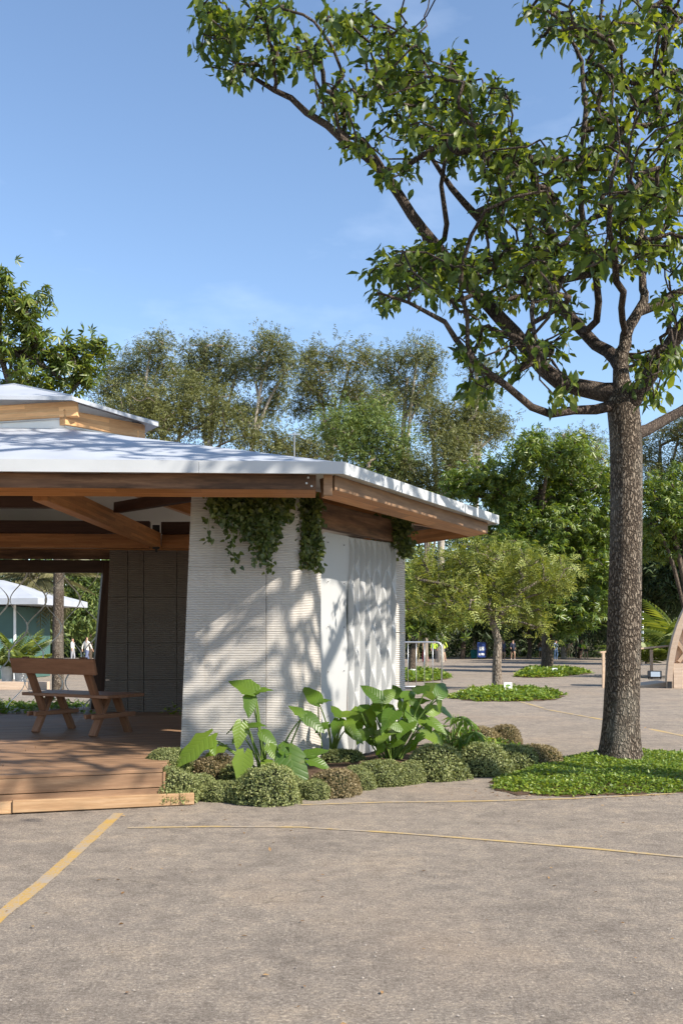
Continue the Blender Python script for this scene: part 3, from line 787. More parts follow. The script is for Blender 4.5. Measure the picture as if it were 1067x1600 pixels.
class Grow:
    """a skeleton: limbs laid out by hand, then tips joined one by one to the nearest wood"""
    def __init__(s, seed): s.p, s.par, s.fix, s.rg = [], [], [], np.random.default_rng(seed)
    def limb(s, pts, start=None, seg=.22, r=None):
        """r: radii at pts"""
        pts = [np.array(p, float) for p in pts]
        cur = start
        if start is not None: pts = [s.p[start]] + pts; r = ([r[0]] + list(r)) if r is not None else None
        idx = []
        n = len(pts)
        if start is None: s.p.append(pts[0]); s.par.append(-1); s.fix.append(r[0] if r else 0); cur = 0 if len(s.p) == 1 else len(s.p) - 1; idx.append(cur)
        for i in range(n - 1):
            p0 = pts[max(0, i - 1)]; p1, p2 = pts[i], pts[i + 1]; p3 = pts[min(n - 1, i + 2)]
            k = max(1, int(np.linalg.norm(p2 - p1) / seg))
            for j in range(1, k + 1):
                t = j / k
                q = .5 * (2 * p1 + (p2 - p0) * t + (2 * p0 - 5 * p1 + 4 * p2 - p3) * t * t + (3 * p1 - p0 - 3 * p2 + p3) * t ** 3)
                s.p.append(q); s.par.append(cur); s.fix.append((r[i] + (r[i + 1] - r[i]) * t) if r else 0); cur = len(s.p) - 1; idx.append(cur)
        return idx
    def tips(s, T, zmin=0., seg=.3, wob=.12, sag=.15, lift=0.):
        T = np.array(T); base = s.p[0]
        order = np.argsort(np.linalg.norm((T - np.mean(s.p, axis=0)), axis=1))
        ends = []
        N = len(s.p); buf = np.zeros((N + len(T) * 40, 3)); buf[:N] = np.array(s.p)
        for i in order:
            t = T[i]; A = buf[:N]
            d = np.linalg.norm(A - t, axis=1) + np.where(A[:, 2] < zmin, 50, 0) + .35 * np.maximum(0, A[:, 2] - t[2])
            j = int(d.argmin()); a = buf[j].copy(); L = np.linalg.norm(t - a)
            k = max(2, min(30, int(L / seg)))
            pj = s.par[j]; tan = (a - buf[pj]) if pj >= 0 else np.array((0, 0, 1.)); tan = tan / max(1e-6, np.linalg.norm(tan))
            c = a + (tan * .55 + np.array((0, 0, lift))) * L * .5
            cur = j; off = np.zeros(3)
            for q in range(1, k + 1):
                u = q / k
                p = (1 - u) ** 2 * a + 2 * u * (1 - u) * c + u * u * t
                if q < k: off = off * .6 + s.rg.normal(0, wob * L / k, 3); p = p + off
                s.p.append(p); buf[N] = p; N += 1; s.par.append(cur); s.fix.append(0); cur = N - 1
            ends.append((cur, t, unit((t - c)[None])[0]))
        return ends
    def radii(s, r0, rmin, power=.45):
        n = len(s.p); cnt = np.zeros(n); par = np.array(s.par)
        kids = np.zeros(n, int)
        for i in range(n):
            if par[i] >= 0: kids[par[i]] += 1
        cnt[kids == 0] = 1
        for i in range(n - 1, 0, -1): cnt[par[i]] += cnt[i]
        r = r0 * (cnt / max(1, cnt[0])) ** power
        fx = np.array(s.fix)
        r = np.where(fx > 0, fx, r)
        for i in range(1, n): r[i] = min(max(r[i], rmin), r[par[i]])
        return r, cnt
    def mesh(s, r, cnt, k_of, trunk_nodes=None):
        """two arrays of quads: trunk chain and everything else"""
        n = len(s.p); ch = [[] for _ in range(n)]
        for i in range(1, n): ch[s.par[i]].append(i)
        Pn = np.array(s.p); out = {0: ([], [], 0), 1: ([], [], 0)}
        res = {0: [[], [], 0], 1: [[], [], 0]}
        stack = [(0, -1)]
        while stack:
            st, pr = stack.pop()
            chain = ([pr] if pr >= 0 else []) + [st]
            cur = st
            while ch[cur]:
                c = sorted(ch[cur], key=lambda q: -(cnt[q] + (1e6 if s.fix[q] > 0 and s.fix[cur] > 0 else 0) * (1 if q == cur + 1 else .5)))
                for o in c[1:]: stack.append((o, cur))
                cur = c[0]; chain.append(cur)
            which = 0 if pr < 0 else 1
            pts = Pn[chain]; rr = r[chain].copy()
            if pr >= 0: rr[0] = min(rr[0], rr[1] * 1.15)
            k = k_of(rr.max())
            t = np.gradient(pts, axis=0) if len(pts) > 1 else np.array([[0, 0, 1.]])
            t = unit(t)
            u = np.cross(t[0], (0, 0, 1.) if abs(t[0][2]) < .9 else (1., 0, 0)); u /= np.linalg.norm(u)
            V = []
            for i in range(len(pts)):
                u = u - t[i] * np.dot(u, t[i]); u /= max(1e-9, np.linalg.norm(u)); w = np.cross(t[i], u)
                an = 2 * PI * np.arange(k) / k
                V.append(pts[i] + rr[i] * (np.cos(an)[:, None] * u + np.sin(an)[:, None] * w))
            V = np.concatenate(V); m = len(pts)
            i_, j_ = np.meshgrid(np.arange(m - 1), np.arange(k), indexing='ij'); i_ = i_.ravel(); j_ = j_.ravel()
            Q = np.stack([i_ * k + j_, i_ * k + (j_ + 1) % k, (i_ + 1) * k + (j_ + 1) % k, (i_ + 1) * k + j_], 1)
            b = res[which]; b[0].append(V); b[1].append(Q + b[2]); b[2] += len(V)
        return [(np.concatenate(b[0]), np.concatenate(b[1])) if b[0] else None for b in (res[0], res[1])]

def whorl(rg, ends, n, size, svar, spread, droop, clump=.0, upmix=.6):
    """n leaves round every tip"""
    m = len(ends)
    tp = np.repeat(np.array([e[1] for e in ends]), n, 0); td = np.repeat(np.array([e[2] for e in ends]), n, 0)
    rd = unit(rg.normal(size=(m * n, 3)))
    dr = unit(rd * spread + td * .45 + np.array((0, 0, -droop)))
    pos = tp + rg.normal(size=(m * n, 3)) * clump - td * rg.uniform(0, 1, (m * n, 1)) * size * .7
    up = unit(np.array((0, 0, 1.)) * upmix + rg.normal(size=(m * n, 3)) * .45)
    return pos, dr, up, size * rg.uniform(1 - svar, 1 + svar, m * n)
def blob_tips(rg, blobs):
    """blobs: (x, y, z, rx, ry, rz, n): tips in the outer shell of ellipsoids"""
    out = []
    for x, y, z, rx, ry, rz, n in blobs:
        d = unit(rg.normal(size=(n, 3))); r = rg.uniform(.25, 1, (n, 1)) ** .45
        out.append(np.array((x, y, z)) + d * r * np.array((rx, ry, rz)))
    return np.concatenate(out)
def finish_tree(g, name, label, ends, trunk_r, rmin, barkm, leafspec, leafm, base, group=None, cat='tree', power=.45, limbm=None, k=None, parts=0, flare=0):
    """leafspec = (kind, n, size, svar, spread, droop, clump)"""
    root = empty(name, tuple(base), 0, label, cat, group)
    b = np.array(base, float)
    r, cnt = g.radii(trunk_r, rmin, power)
    if flare:
        z = np.array(g.p)[:, 2] - b[2]; r = r * (1 + flare * np.exp(-np.maximum(z, 0) / .18))
    tr, br = g.mesh(r, cnt, k or (lambda q: 12 if q > .08 else 6 if q > .02 else 4))
    np_mesh('trunk', tr[0] - b, tr[1], barkm, root, True)
    if br: np_mesh('branches', br[0] - b, br[1], limbm or barkm, root, True)
    kind, n, size, svar, spread, droop, clump = leafspec
    pos, dr, up, sz = whorl(g.rg, ends, n, size, svar, spread, droop, clump)
    pos = pos - b
    if parts:
        near = np.argsort(pos[:, 1] + b[1] + np.where(np.abs((pos[:, 0] + b[0]) / (pos[:, 1] + b[1])) > .34, 50, 0) + np.where((pos[:, 2] + b[2] - H) / (pos[:, 1] + b[1]) > .63, 50, 0))[:parts]
        V, T = TPL[kind]
        me = bpy.data.meshes.new('leaf'); me.from_pydata([tuple(q) for q in V], [], [tuple(int(c) for c in q) for q in T]); me.materials.append(leafm)
        for i in near:
            x = Vector(dr[i]).normalized(); y = Vector(up[i]).cross(x).normalized(); z = x.cross(y); s_ = sz[i]
            o = link('leaf', me, root)
            o.matrix_local = Matrix(((x.x * s_, y.x * s_, z.x * s_, pos[i][0]), (x.y * s_, y.y * s_, z.y * s_, pos[i][1]), (x.z * s_, y.z * s_, z.z * s_, pos[i][2]), (0, 0, 0, 1)))
        keep = np.ones(len(pos), bool); keep[near] = False
        pos, dr, up, sz = pos[keep], dr[keep], up[keep], sz[keep]
    tag(leaves('crown', pos, dr, up, sz, kind, leafm, root), kind='stuff')
    return root

# ------------------------------------------------------------------ the big tree on the right
TB = G(969, 1191); TD = TB.y
def tp(px, py, dd=0.0): return np.array(P(px, py, TD + dd))
g = Grow(11)
sc_ = TD / F
def rr_(*w): return [x * sc_ / 2 * (1 if x > 40 else .78) for x in w]
tr = g.limb([tp(968, 1192), tp(970, 1120), tp(974, 1000), tp(977, 860), tp(978, 740), tp(976, 670), tp(972, 630), tp(972, 596, .02), tp(974, 540, .05), tp(990, 500, .1), tp(1004, 470, .1), tp(1000, 400, .3), tp(1002, 330, .3), tp(1010, 250, .2)],
            seg=.10, r=rr_(62, 55, 52, 49, 49, 50, 54, 34, 25, 22, 18, 12, 9, 6))
def near_node(px, py): 
    q = tp(px, py); return int(np.linalg.norm(np.array(g.p) - q, axis=1).argmin())
n0 = near_node(972, 632)
A = g.limb([tp(930, 640, -.15), tp(895, 641, -.4), tp(860, 647, -.6), tp(830, 636, -.8), tp(790, 602, -1.0), tp(735, 560, -1.2), tp(695, 500, -1.3), tp(640, 470, -1.4), tp(590, 458, -1.5)], n0, .2, rr_(20, 17, 15, 14, 13, 12, 9, 6, 4))
n1 = near_node(972, 618)
B = g.limb([tp(940, 612, .1), tp(900, 606, .2), tp(850, 577, .3), tp(803, 522, .4), tp(765, 480, .5), tp(722, 432, .5), tp(682, 388, .4), tp(642, 335, .3), tp(602, 275, .2), tp(540, 220, .1), tp(482, 176, 0), tp(430, 140, -.1), tp(395, 118, -.1), tp(360, 85, -.1)], n1, .2,
           rr_(38, 34, 31, 29, 27, 25, 23, 21, 19, 16, 13, 10, 7, 4))
n2 = near_node(972, 600)
C = g.limb([tp(962, 560, .3), tp(930, 538, .6), tp(885, 495, .9), tp(842, 440, 1.1), tp(803, 396, 1.2), tp(752, 346, 1.2), tp(705, 292, 1.1), tp(676, 250, 1.0), tp(650, 190, .9)], n2, .2, rr_(28, 25, 24, 22, 20, 17, 13, 9, 6))
n3 = int(C[len(C) // 4])
D = g.limb([tp(931, 500, .2), tp(930, 435, .0), tp(913, 360, -.2), tp(908, 255, -.3), tp(914, 170, -.3), tp(911, 95, -.3), tp(872, 35, -.3), tp(842, -5, -.3)], n3, .2, rr_(15, 14, 12, 11, 10, 8, 6, 4))
n4 = near_node(978, 640)
E = g.limb([tp(1005, 598, -.2), tp(1040, 552, -.4), tp(1072, 505, -.6), tp(1120, 430, -.8), tp(1150, 330, -1.0), tp(1160, 200, -1.0)], n4, .2, rr_(32, 30, 28, 24, 16, 8))
n5 = near_node(980, 690)
E2 = g.limb([tp(1010, 672, .2), tp(1040, 655, .4), tp(1075, 635, .6), tp(1130, 590, .9), tp(1200, 520, 1.2)], n5, .2, rr_(24, 22, 20, 16, 8))
n6 = near_node(996, 488)
F1 = g.limb([tp(1035, 474, .2), tp(1068, 452, .4), tp(1105, 400, .6), tp(1130, 280, .8)], n6, .2, rr_(18, 16, 12, 7))
F2 = g.limb([tp(842, 398, 1.6), tp(800, 300, 2.0), tp(770, 200, 2.2)], int(C[len(C) // 2]), .2, rr_(12, 9, 5))
F3 = g.limb([tp(700, 350, -.1), tp(690, 290, -.3), tp(700, 220, -.4), tp(735, 160, -.4)], int(B[int(len(B) * .48)]), .2, rr_(11, 9, 7, 4))
F4 = g.limb([tp(720, 420, -1.5), tp(760, 330, -1.8), tp(840, 300, -1.9)], int(A[int(len(A) * .62)]), .2, rr_(8, 6, 4))
F5 = g.limb([tp(960, 420, -1.0), tp(950, 330, -1.5), tp(965, 240, -1.6)], near_node(985, 520), .2, rr_(13, 9, 5))
HC = [(345, 45, 45, 40, 17), (412, 30, 50, 35, 16), (475, 80, 45, 28, 12), (355, 105, 32, 22, 6), (425, 95, 40, 26, 9), (330, 10, 28, 20, 5), (520, 20, 35, 20, 5),
      (560, 45, 50, 30, 12), (620, 60, 45, 28, 12), (540, 150, 52, 30, 13), (610, 120, 60, 38, 18), (680, 110, 50, 36, 16), (725, 150, 55, 42, 18), (645, 185, 65, 36, 19), (560, 222, 35, 22, 6),
      (705, 220, 65, 42, 22), (780, 150, 28, 22, 7), (765, 235, 65, 42, 20), (620, 260, 35, 20, 5), (820, 260, 65, 50, 24), (855, 330, 75, 50, 26), (905, 240, 60, 42, 18), (785, 325, 55, 35, 13),
      (960, 300, 75, 60, 28), (1030, 265, 60, 75, 26), (1040, 375, 60, 55, 20), (960, 385, 65, 42, 18), (880, 405, 75, 35, 22), (800, 418, 65, 30, 22), (722, 405, 60, 28, 22), (645, 405, 52, 26, 22),
      (600, 425, 30, 26, 11), (680, 448, 52, 22, 14), (745, 470, 45, 22, 9), (850, 462, 55, 22, 9), (615, 462, 34, 14, 5),
      (900, 40, 48, 30, 14), (862, 15, 38, 18, 7), (960, 50, 50, 36, 16), (1030, 40, 50, 45, 17), (945, 118, 48, 34, 13), (1010, 130, 55, 36, 15), (1060, 180, 50, 55, 14), (965, 190, 60, 26, 11),
      (760, 512, 38, 18, 5), (722, 552, 18, 16, 4), (800, 560, 48, 22, 6), (850, 545, 38, 18, 5), (890, 600, 22, 12, 2), (985, 560, 36, 22, 5), (1040, 565, 40, 40, 9), (1010, 610, 28, 22, 5), (742, 600, 30, 16, 5),
      (905, 505, 36, 16, 3), (1050, 480, 30, 30, 5), (870, 620, 14, 10, 2),
      (1130, 150, 80, 90, 26), (1150, 320, 80, 90, 26), (1200, 450, 80, 80, 16), (1120, -70, 100, 60, 16), (920, -70, 110, 50, 22), (640, -40, 60, 25, 5), (400, -30, 60, 22, 7)]
TT = []
for (x, y, rx, ry, n) in HC:
    D_ = 2.4 * max(0, 1 - abs(x - 930) / 620) + .55
    for _ in range(int(n * 1.4)):
        a = g.rg.normal(size=3); a = a / np.linalg.norm(a) * (g.rg.uniform(.1, 1) ** .5 * (1.45 if g.rg.uniform() < .16 else 1.))
        TT.append(tp(x + a[0] * rx, y + a[1] * ry, a[2] * D_ + (.0 if x > 500 else -.1)))
ends = g.tips(TT, zmin=4.2, seg=.14, wob=.22, lift=.12)
for i in range(1, len(g.p)):
    if g.p[i][2] > 4.1: g.p[i] = g.p[i] + g.rg.normal(0, .012, 3)
finish_tree(g, 'broadleaf_tree', 'large tree with rough brown trunk and wide leafy crown filling the upper right', ends, .21, .0045, M['bark'], ('oval', 12, .124, .40, .95, .65, .055), M['lf_hero'], TB,
            limbm=M['bark_limb'], power=.5, k=lambda q: 28 if q > .12 else 12 if q > .05 else 7 if q > .018 else 4, parts=300, flare=.26)

# the neighbour of the row, out of frame to the right: its crown throws the dappled shade on the pavilion
g = Grow(23)
SB = Vector((8.6, 5.9, 0))
g.limb([SB, SB + Vector((-.05, .05, 2)), SB + Vector((-.1, .1, 4.0)), SB + Vector((-.3, .1, 6.5)), SB + Vector((-.5, .2, 8.5))], seg=.3, r=[.24, .2, .19, .10, .04])
bl = []
for tx, ty, tz, h_, n_ in ((-1.3, 9.55, 1.0, 6.9, 24), (-.8, 9.55, 1.7, 7.2, 26), (-1.3, 9.55, 2.1, 7.0, 22), (-.4, 9.7, .9, 7.4, 13),
                           (-3, 10, 3.3, 8.0, 34), (-1.6, 9.3, 3.1, 7.8, 34), (-4.2, 10.5, 3.5, 8.4, 30), (-2.5, 11.5, 3.6, 8.6, 30), (-1, 10.6, 3.2, 8.2, 30), (-4.5, 9, 3.0, 8.2, 26), (.6, 10.6, 3.0, 8.0, 22),
                           (-2.5, 8.7, .3, 7.4, 18), (-3.2, 9.3, .3, 7.8, 18), (-2.2, 7.9, .2, 7.8, 6)):
    k_ = (h_ - tz) / math.tan(SUN_EL); bl.append((tx + math.sin(SUN_AZ) * k_, ty - math.cos(SUN_AZ) * k_, h_, 1.05, .85, .55, n_))
g.limb([(7.4, 6.4, 5.6), (6.0, 6.3, 6.6), (4.4, 6.6, 7.1), (2.6, 6.9, 7.6), (.9, 7.2, 8.0), (-.6, 7.4, 8.5)], 14, .3, r=[.10, .085, .07, .055, .04, .02])
g.limb([(7.6, 5.6, 5.8), (6.3, 5.0, 6.8), (4.8, 4.6, 7.2)], 13, .3, r=[.09, .07, .03])
ends = g.tips(blob_tips(g.rg, bl), zmin=4.2, seg=.3, wob=.2, lift=.1)
finish_tree(g, 'shade_tree', 'leafy tree beyond the right edge casting dappled shade on the pavilion', ends, .24, .008, M['bark'], ('oval', 6, .16, .35, .95, .4, .12), M['lf_hero'], SB, limbm=M['bark_limb'])

# ------------------------------------------------------------------ clipped round shrubs
def mound_mesh(seed, brown):
    rg = np.random.default_rng(seed)
    n = 5200
    d = unit(rg.normal(size=(n, 3))); d[:, 2] = np.abs(d[:, 2]) * 1.0 - .12
    d = unit(d)
    ph = rg.uniform(0, 6.28, 6)
    def rad(d): return 1 + .07 * np.sin(3 * d[:, 0] + ph[0]) + .06 * np.sin(4 * d[:, 1] + ph[1]) + .05 * np.sin(5 * d[:, 2] + 3 * d[:, 0] + ph[2]) + .035 * np.sin(9 * d[:, 0] + ph[3]) * np.sin(8 * d[:, 1] + ph[4])
    pos = d * (rad(d) * rg.uniform(.90, 1.03, n))[:, None]
    pos[:, 2] = pos[:, 2] * .86 + .10
    dr = unit(d * .7 + rg.normal(size=(n, 3)) * .7); up = unit(d + rg.normal(size=(n, 3)) * .5)
    V, T = leaf_arrays(pos, dr, up, rg.uniform(.055, .105, n), 'rhomb')
    mat = M['lf_mound2'] if brown else M['lf_mound']
    fo = np_mesh('foliage', V, T, mat)
    # inner core
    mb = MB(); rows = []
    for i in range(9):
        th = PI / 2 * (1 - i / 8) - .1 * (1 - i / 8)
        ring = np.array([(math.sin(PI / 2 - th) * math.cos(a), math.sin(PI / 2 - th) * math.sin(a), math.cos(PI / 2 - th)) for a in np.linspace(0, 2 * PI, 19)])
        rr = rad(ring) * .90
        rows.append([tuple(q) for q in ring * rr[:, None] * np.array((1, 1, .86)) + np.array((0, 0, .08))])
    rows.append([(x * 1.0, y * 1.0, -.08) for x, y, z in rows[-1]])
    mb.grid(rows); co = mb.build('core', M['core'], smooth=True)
    return fo.data, co.data, fo, co
MV = {}
for b in (0, 1):
    for s in range(3):
        MV[(b, s)] = mound_mesh(40 + s + 10 * b, b)
for k_ in MV.values():
    for o in k_[2:]: bpy.data.objects.remove(o)
MOUNDS = [  # px, py of the ground contact, radius px, brown, label
    (284, 1259, 25, 0, 'low clipped round shrub against the end of the deck step, leftmost of the front row'),
    (309, 1248, 28, 0, 'round clipped shrub just above the right end of the timber kerb'),
    (346, 1254, 26, 0, 'round clipped shrub squeezed left of the largest ball in the front row'),
    (411, 1260, 46, 0, 'largest round clipped shrub, at the front below the drooping broad leaf'),
    (452, 1248, 26, 0, 'round clipped shrub under the long drooping leaf, right of the largest ball'),
    (490, 1250, 26, 0, 'small front row shrub ball, second to the right of the largest one'),
    (520, 1246, 34, 1, 'brownish round shrub in the front row, third right of the largest ball'),
    (556, 1236, 26, 0, 'small round shrub between the brownish front ball and the pale ball below the broad leaves'),
    (596, 1230, 34, 0, 'pale green round shrub in front of the broad-leaved clump'),
    (637, 1226, 25, 0, 'small round shrub left of the wide ball at the bend of the bed'),
    (687, 1222, 40, 0, 'wide round shrub at the bend of the bed, rightmost of the front row'),
    (251, 1226, 26, 0, 'dark round shrub on the deck edge beside the ribbed wall'),
    (286, 1222, 27, 0, 'round shrub behind the two leftmost balls, below the ribbed wall corner'),
    (333, 1222, 33, 1, 'brownish round shrub beneath the dark left-hand leaf'),
    (373, 1228, 26, 0, 'round shrub behind the largest ball, under the pale heart leaf'),
    (462, 1196, 32, 1, 'brownish round shrub at the foot of the ribbed wall, behind the long stalk'),
    (503, 1196, 28, 1, 'brownish round shrub at the seam of ribbed wall and white screen'),
    (540, 1210, 31, 0, 'round shrub in the second row left of the broad-leaved clump'),
    (425, 1208, 25, 0, 'round shrub at the stalk base of the tall broad-leaved plant'),
    (762, 1215, 37, 0, 'shaded round shrub left of the ground cover, first of three in the right arm'),
    (806, 1208, 35, 0, 'shaded round shrub in the middle of the right arm of the bed'),
    (848, 1203, 31, 1, 'sunlit brownish shrub at the right end of the bed by the big trunk'),
    (728, 1178, 28, 1, 'brownish shrub behind the bright green strip, leftmost of the rear three'),
    (757, 1170, 26, 1, 'brownish rear shrub in the middle of the three behind the bright green strip'),
    (789, 1164, 24, 1, 'small reddish brown shrub, rightmost of the rear three'),
    (700, 1196, 24, 0, 'small round shrub between the wide front ball and the bright green strip'),
]
rnd = random.Random(8)
for i, (px, py, r, br, lab) in enumerate(MOUNDS):
    b = G(px, py); rad = r * 1.20 * b.y / F
    b = b + Vector((0, rad * .85, 0))
    fo, co = MV[(br, i % 3)][:2]
    e = empty('round_shrub', b, rnd.uniform(0, 6.28), lab, 'shrub', 'clipped round shrubs in the planting bed')
    e.scale = (rad, rad * rnd.uniform(.95, 1.1), rad * rnd.uniform(1.02, 1.16))
    if px == 251: e.location = (-1.56, 8.72, .22); e.scale = (.19, .19, .19)
    if px == 284: e.location = (-1.40, 8.20, .03); e.scale = (.235, .23, .27)
    tag(link('foliage', fo, e), kind='stuff'); link('core', co, e)

# ------------------------------------------------------------------ ground cover and soil
def inside(poly, x, y):
    c = np.zeros(len(x), bool); n = len(poly)
    for i in range(n):
        x0, y0 = poly[i]; x1, y1 = poly[(i + 1) % n]
        c ^= ((y0 > y) != (y1 > y)) & (x < (x1 - x0) * (y - y0) / (y1 - y0 + 1e-12) + x0)
    return c
def smooth_poly(pts, n=6, seed=0, jit=.04):
    rr = random.Random(seed); out = []; k = len(pts)
    for i in range(k):
        p0, p1, p2, p3 = [np.array(pts[(i + j - 1) % k][:2]) for j in range(4)]
        for s in range(n):
            t = s / n
            q = .5 * (2 * p1 + (p2 - p0) * t + (2 * p0 - 5 * p1 + 4 * p2 - p3) * t * t + (3 * p1 - p0 - 3 * p2 + p3) * t ** 3)
            out.append((q[0] + rr.gauss(0, jit), q[1] + rr.gauss(0, jit)))
    return out
def cover(name, label, pts, dens, size, height, mat, seed, kind='rhomb', soil=True, jit=.04, grow=.015):
    poly = smooth_poly(pts, 6, seed, jit); rg = np.random.default_rng(seed)
    a = np.array(poly); lo, hi = a.min(0), a.max(0); c = a.mean(0)
    n = int(dens * (hi[0] - lo[0]) * (hi[1] - lo[1]))
    x, y = rg.uniform(lo[0], hi[0], n), rg.uniform(lo[1], hi[1], n)
    m = inside(poly, x, y); x, y = x[m], y[m]; n = len(x)
    # distance to the outline tapers the height
    seg = np.roll(a, -1, 0)
    dist = np.full(n, 9.)
    for p, q in zip(a, seg):
        d = q - p; t = np.clip(((x - p[0]) * d[0] + (y - p[1]) * d[1]) / (d @ d + 1e-12), 0, 1)
        dist = np.minimum(dist, np.hypot(x - p[0] - t * d[0], y - p[1] - t * d[1]))
    hmap = np.clip(dist / .30, .18, 1) * (.75 + .25 * np.sin(x * 5.1 + seed) * np.sin(y * 4.3)) 
    z = np.array([gz(v) for v in y]) + height * hmap * rg.uniform(.35, 1.0, n)
    pos = np.stack([x, y, z], 1) - np.array((c[0], c[1], 0))
    dr = unit(rg.normal(size=(n, 3)) * np.array((1, 1, .35)) + np.array((0, 0, .25))); up = unit(np.array((0, 0, 1.)) + rg.normal(size=(n, 3)) * .45)
    o = leaves(name, pos, dr, up, size * rg.uniform(.6, 1.3, n), kind, mat, loc=(c[0], c[1], 0))
    tag(o, label, 'ground cover', None, 'stuff')
    if soil:
        mb = MB(); b = smooth_poly([(c[0] + (p[0] - c[0]) * (1 + grow), c[1] + (p[1] - c[1]) * (1 + grow * .6)) for p in pts], 6, seed + 1, jit)
        k = len(b); ring = [(p[0], p[1], gz(p[1]) + .005) for p in b]; mid = [(c[0] + (p[0] - c[0]) * .9, c[1] + (p[1] - c[1]) * .9, gz(p[1]) + .012) for p in b]
        mb.add(ring + mid + [(c[0], c[1], gz(c[1]) + .016)], [(i, (i + 1) % k, k + (i + 1) % k, k + i) for i in range(k)] + [(k + i, k + (i + 1) % k, 2 * k) for i in range(k)])
        tag(mb.build('soil', M['soil'], smooth=True), kind='structure')
    return o
cover('ground_cover', 'bright green ground cover around the base of the big trunk', [G(768, 1226), G(800, 1238), G(880, 1245), G(970, 1241), G(1080, 1237), G(1200, 1230), G(1200, 1190), G(1080, 1178), G(960, 1176), G(890, 1184), G(850, 1196), G(800, 1208)], 5200, .036, .12, M['lf_cover'], 1)
cover('ground_cover', 'bright green strip of ground cover between the shrubs of the bed', [G(690, 1178), G(735, 1190), G(800, 1192), G(850, 1186), G(800, 1172), G(740, 1165), G(700, 1166)], 1700, .06, .2, M['lf_cover'], 2, soil=False)
cover('ground_cover', 'oval patch of green ground cover around the small feathery tree', [G(704, 1090), G(735, 1095), G(800, 1096), G(855, 1094), G(876, 1088), G(850, 1082), G(780, 1079), G(730, 1082)], 700, .10, .20, M['lf_cover'], 3, jit=.08)
cover('ground_cover', 'low green patch at the foot of the layered tree further back', [G(806, 1057), G(850, 1059), G(905, 1054), G(912, 1051), G(860, 1047), G(820, 1049)], 260, .16, .28, M['lf_cover'], 4, jit=.15)
cover('ground_cover', 'shaded green patch behind the steel barrier', [G(610, 1062), G(650, 1066), G(694, 1061), G(690, 1054), G(650, 1051), G(615, 1053)], 260, .16, .3, M['lf_cover'], 5, jit=.1)
cover('ground_cover', 'sunlit ground cover outside the rear opening of the pavilion', [Vector((-8, 15.6, 0)), Vector((-5, 15.5, 0)), Vector((-3.6, 15.4, 0)), Vector((-3.3, 16.6, 0)), Vector((-4.2, 18.4, 0)), Vector((-6.5, 19.0, 0)), Vector((-9, 18.5, 0))], 700, .085, .22, M['lf_cover'], 6)
cover('rear_hedge', 'low dark planting along the rear edge of the deck', [Vector((-7, 13.45, 0)), Vector((-5, 13.5, 0)), Vector((-3.3, 13.5, 0)), Vector((-2.0, 13.4, 0)), Vector((-2.0, 13.85, 0)), Vector((-3.4, 13.9, 0)), Vector((-3.9, 14.5, 0)), Vector((-7, 14.4, 0))], 1500, .085, .55, M['lf_cover'], 7, soil=False)
# bed soil below the shrubs
mb = MB()
bp = smooth_poly([G(242, 1236), G(300, 1246), G(420, 1253), G(500, 1245), G(600, 1226), G(700, 1217), G(770, 1210), G(860, 1198), G(850, 1180), G(800, 1160), G(700, 1160), Vector((.6, 11.8, 0)), Vector((-.6, 9.9, 0)), Vector((-1.5, 9.5, 0)), Vector((-1.6, 8.9, 0))], 6, 9, .03)
c0 = np.mean(np.array(bp), 0); k = len(bp)
mb.add([(x, y, .012) for x, y in bp] + [(c0[0], c0[1], .14)], [(i, (i + 1) % k, k) for i in range(k)])
tag(mb.build('bed_soil', M['soil']), kind='structure')

# ------------------------------------------------------------------ broad-leaved plants
def phil_mesh(seed):
    rr = random.Random(seed)
    xs = [-.20, -.08, .10, .32, .55, .78, 1.0]
    ws = [.10, .22, .30, .29, .23, .13, .0]
    mid = [(max(0, x), 0) for x in xs]
    mb = MB(); curl = rr.uniform(.10, .30); fold = rr.uniform(.10, .35)
    rows = []
    def z(x, y): return -curl * max(0, x) ** 2 + fold * abs(y) - .5 * y * y
    for i, (x, w) in enumerate(zip(xs, ws)):
        row = []
        for s in (-1, -.55, 0, .55, 1):
            yy = s * w * (1 + .10 * math.sin(i * 2.4 + seed))
            xx = x if s else max(0.0, x)
            if abs(s) == 1: xx += .03 * math.sin(i * 3 + seed)
            row.append((xx, yy, z(xx, yy) + (.035 * math.sin(i * 2.6 + s * 2 + seed) if abs(s) == 1 else 0) + (.018 if s == 0 else 0)))
        rows.append(row)
    mb.grid(rows)
    o = mb.build('leaf', M['lf_phil'], smooth=True); me = o.data; bpy.data.objects.remove(o)
    return me
PH = [phil_mesh(s) for s in range(5)]
def phil(label, root, specs, seed):
    """specs: (attach point, tip point, facing)"""
    rr = random.Random(seed)
    e = empty('broadleaf_plant', root, 0, label, 'plant', 'broad-leaved plants in the bed')
    for i, (a, t, face) in enumerate(specs):
        a, t = Vector(a) - root, Vector(t) - root
        x = t - a; L = x.length; x.normalize()
        n = Vector(face).normalized(); y = n.cross(x).normalized(); z = x.cross(y)
        o = link('leaf', PH[(i + seed) % 5], e)
        o.matrix_local = Matrix(((x.x * L, y.x * L, z.x * L, a.x), (x.y * L, y.y * L, z.y * L, a.y), (x.z * L, y.z * L, z.z * L, a.z), (0, 0, 0, 1)))
        foot = Vector((rr.uniform(-.06, .06), rr.uniform(-.06, .06), 0))
        mid = foot.lerp(a, .55) + Vector((0, 0, .12 * a.length)) - x * .05
        pts = []
        for q in range(9):
            u = q / 8; pts.append(foot * (1 - u) ** 2 + mid * 2 * u * (1 - u) + a * u * u)
        mb = MB(); mb.tube(pts, [.011 - .005 * q / 8 for q in range(9)], 6); mb.build('stalk', M['stalk'], e, smooth=True)
    return e
CAMV = Vector((0, -1, .25))
def F_(x=0, y=-.6, z=.8): return (x, y, z)
dA = 8.75
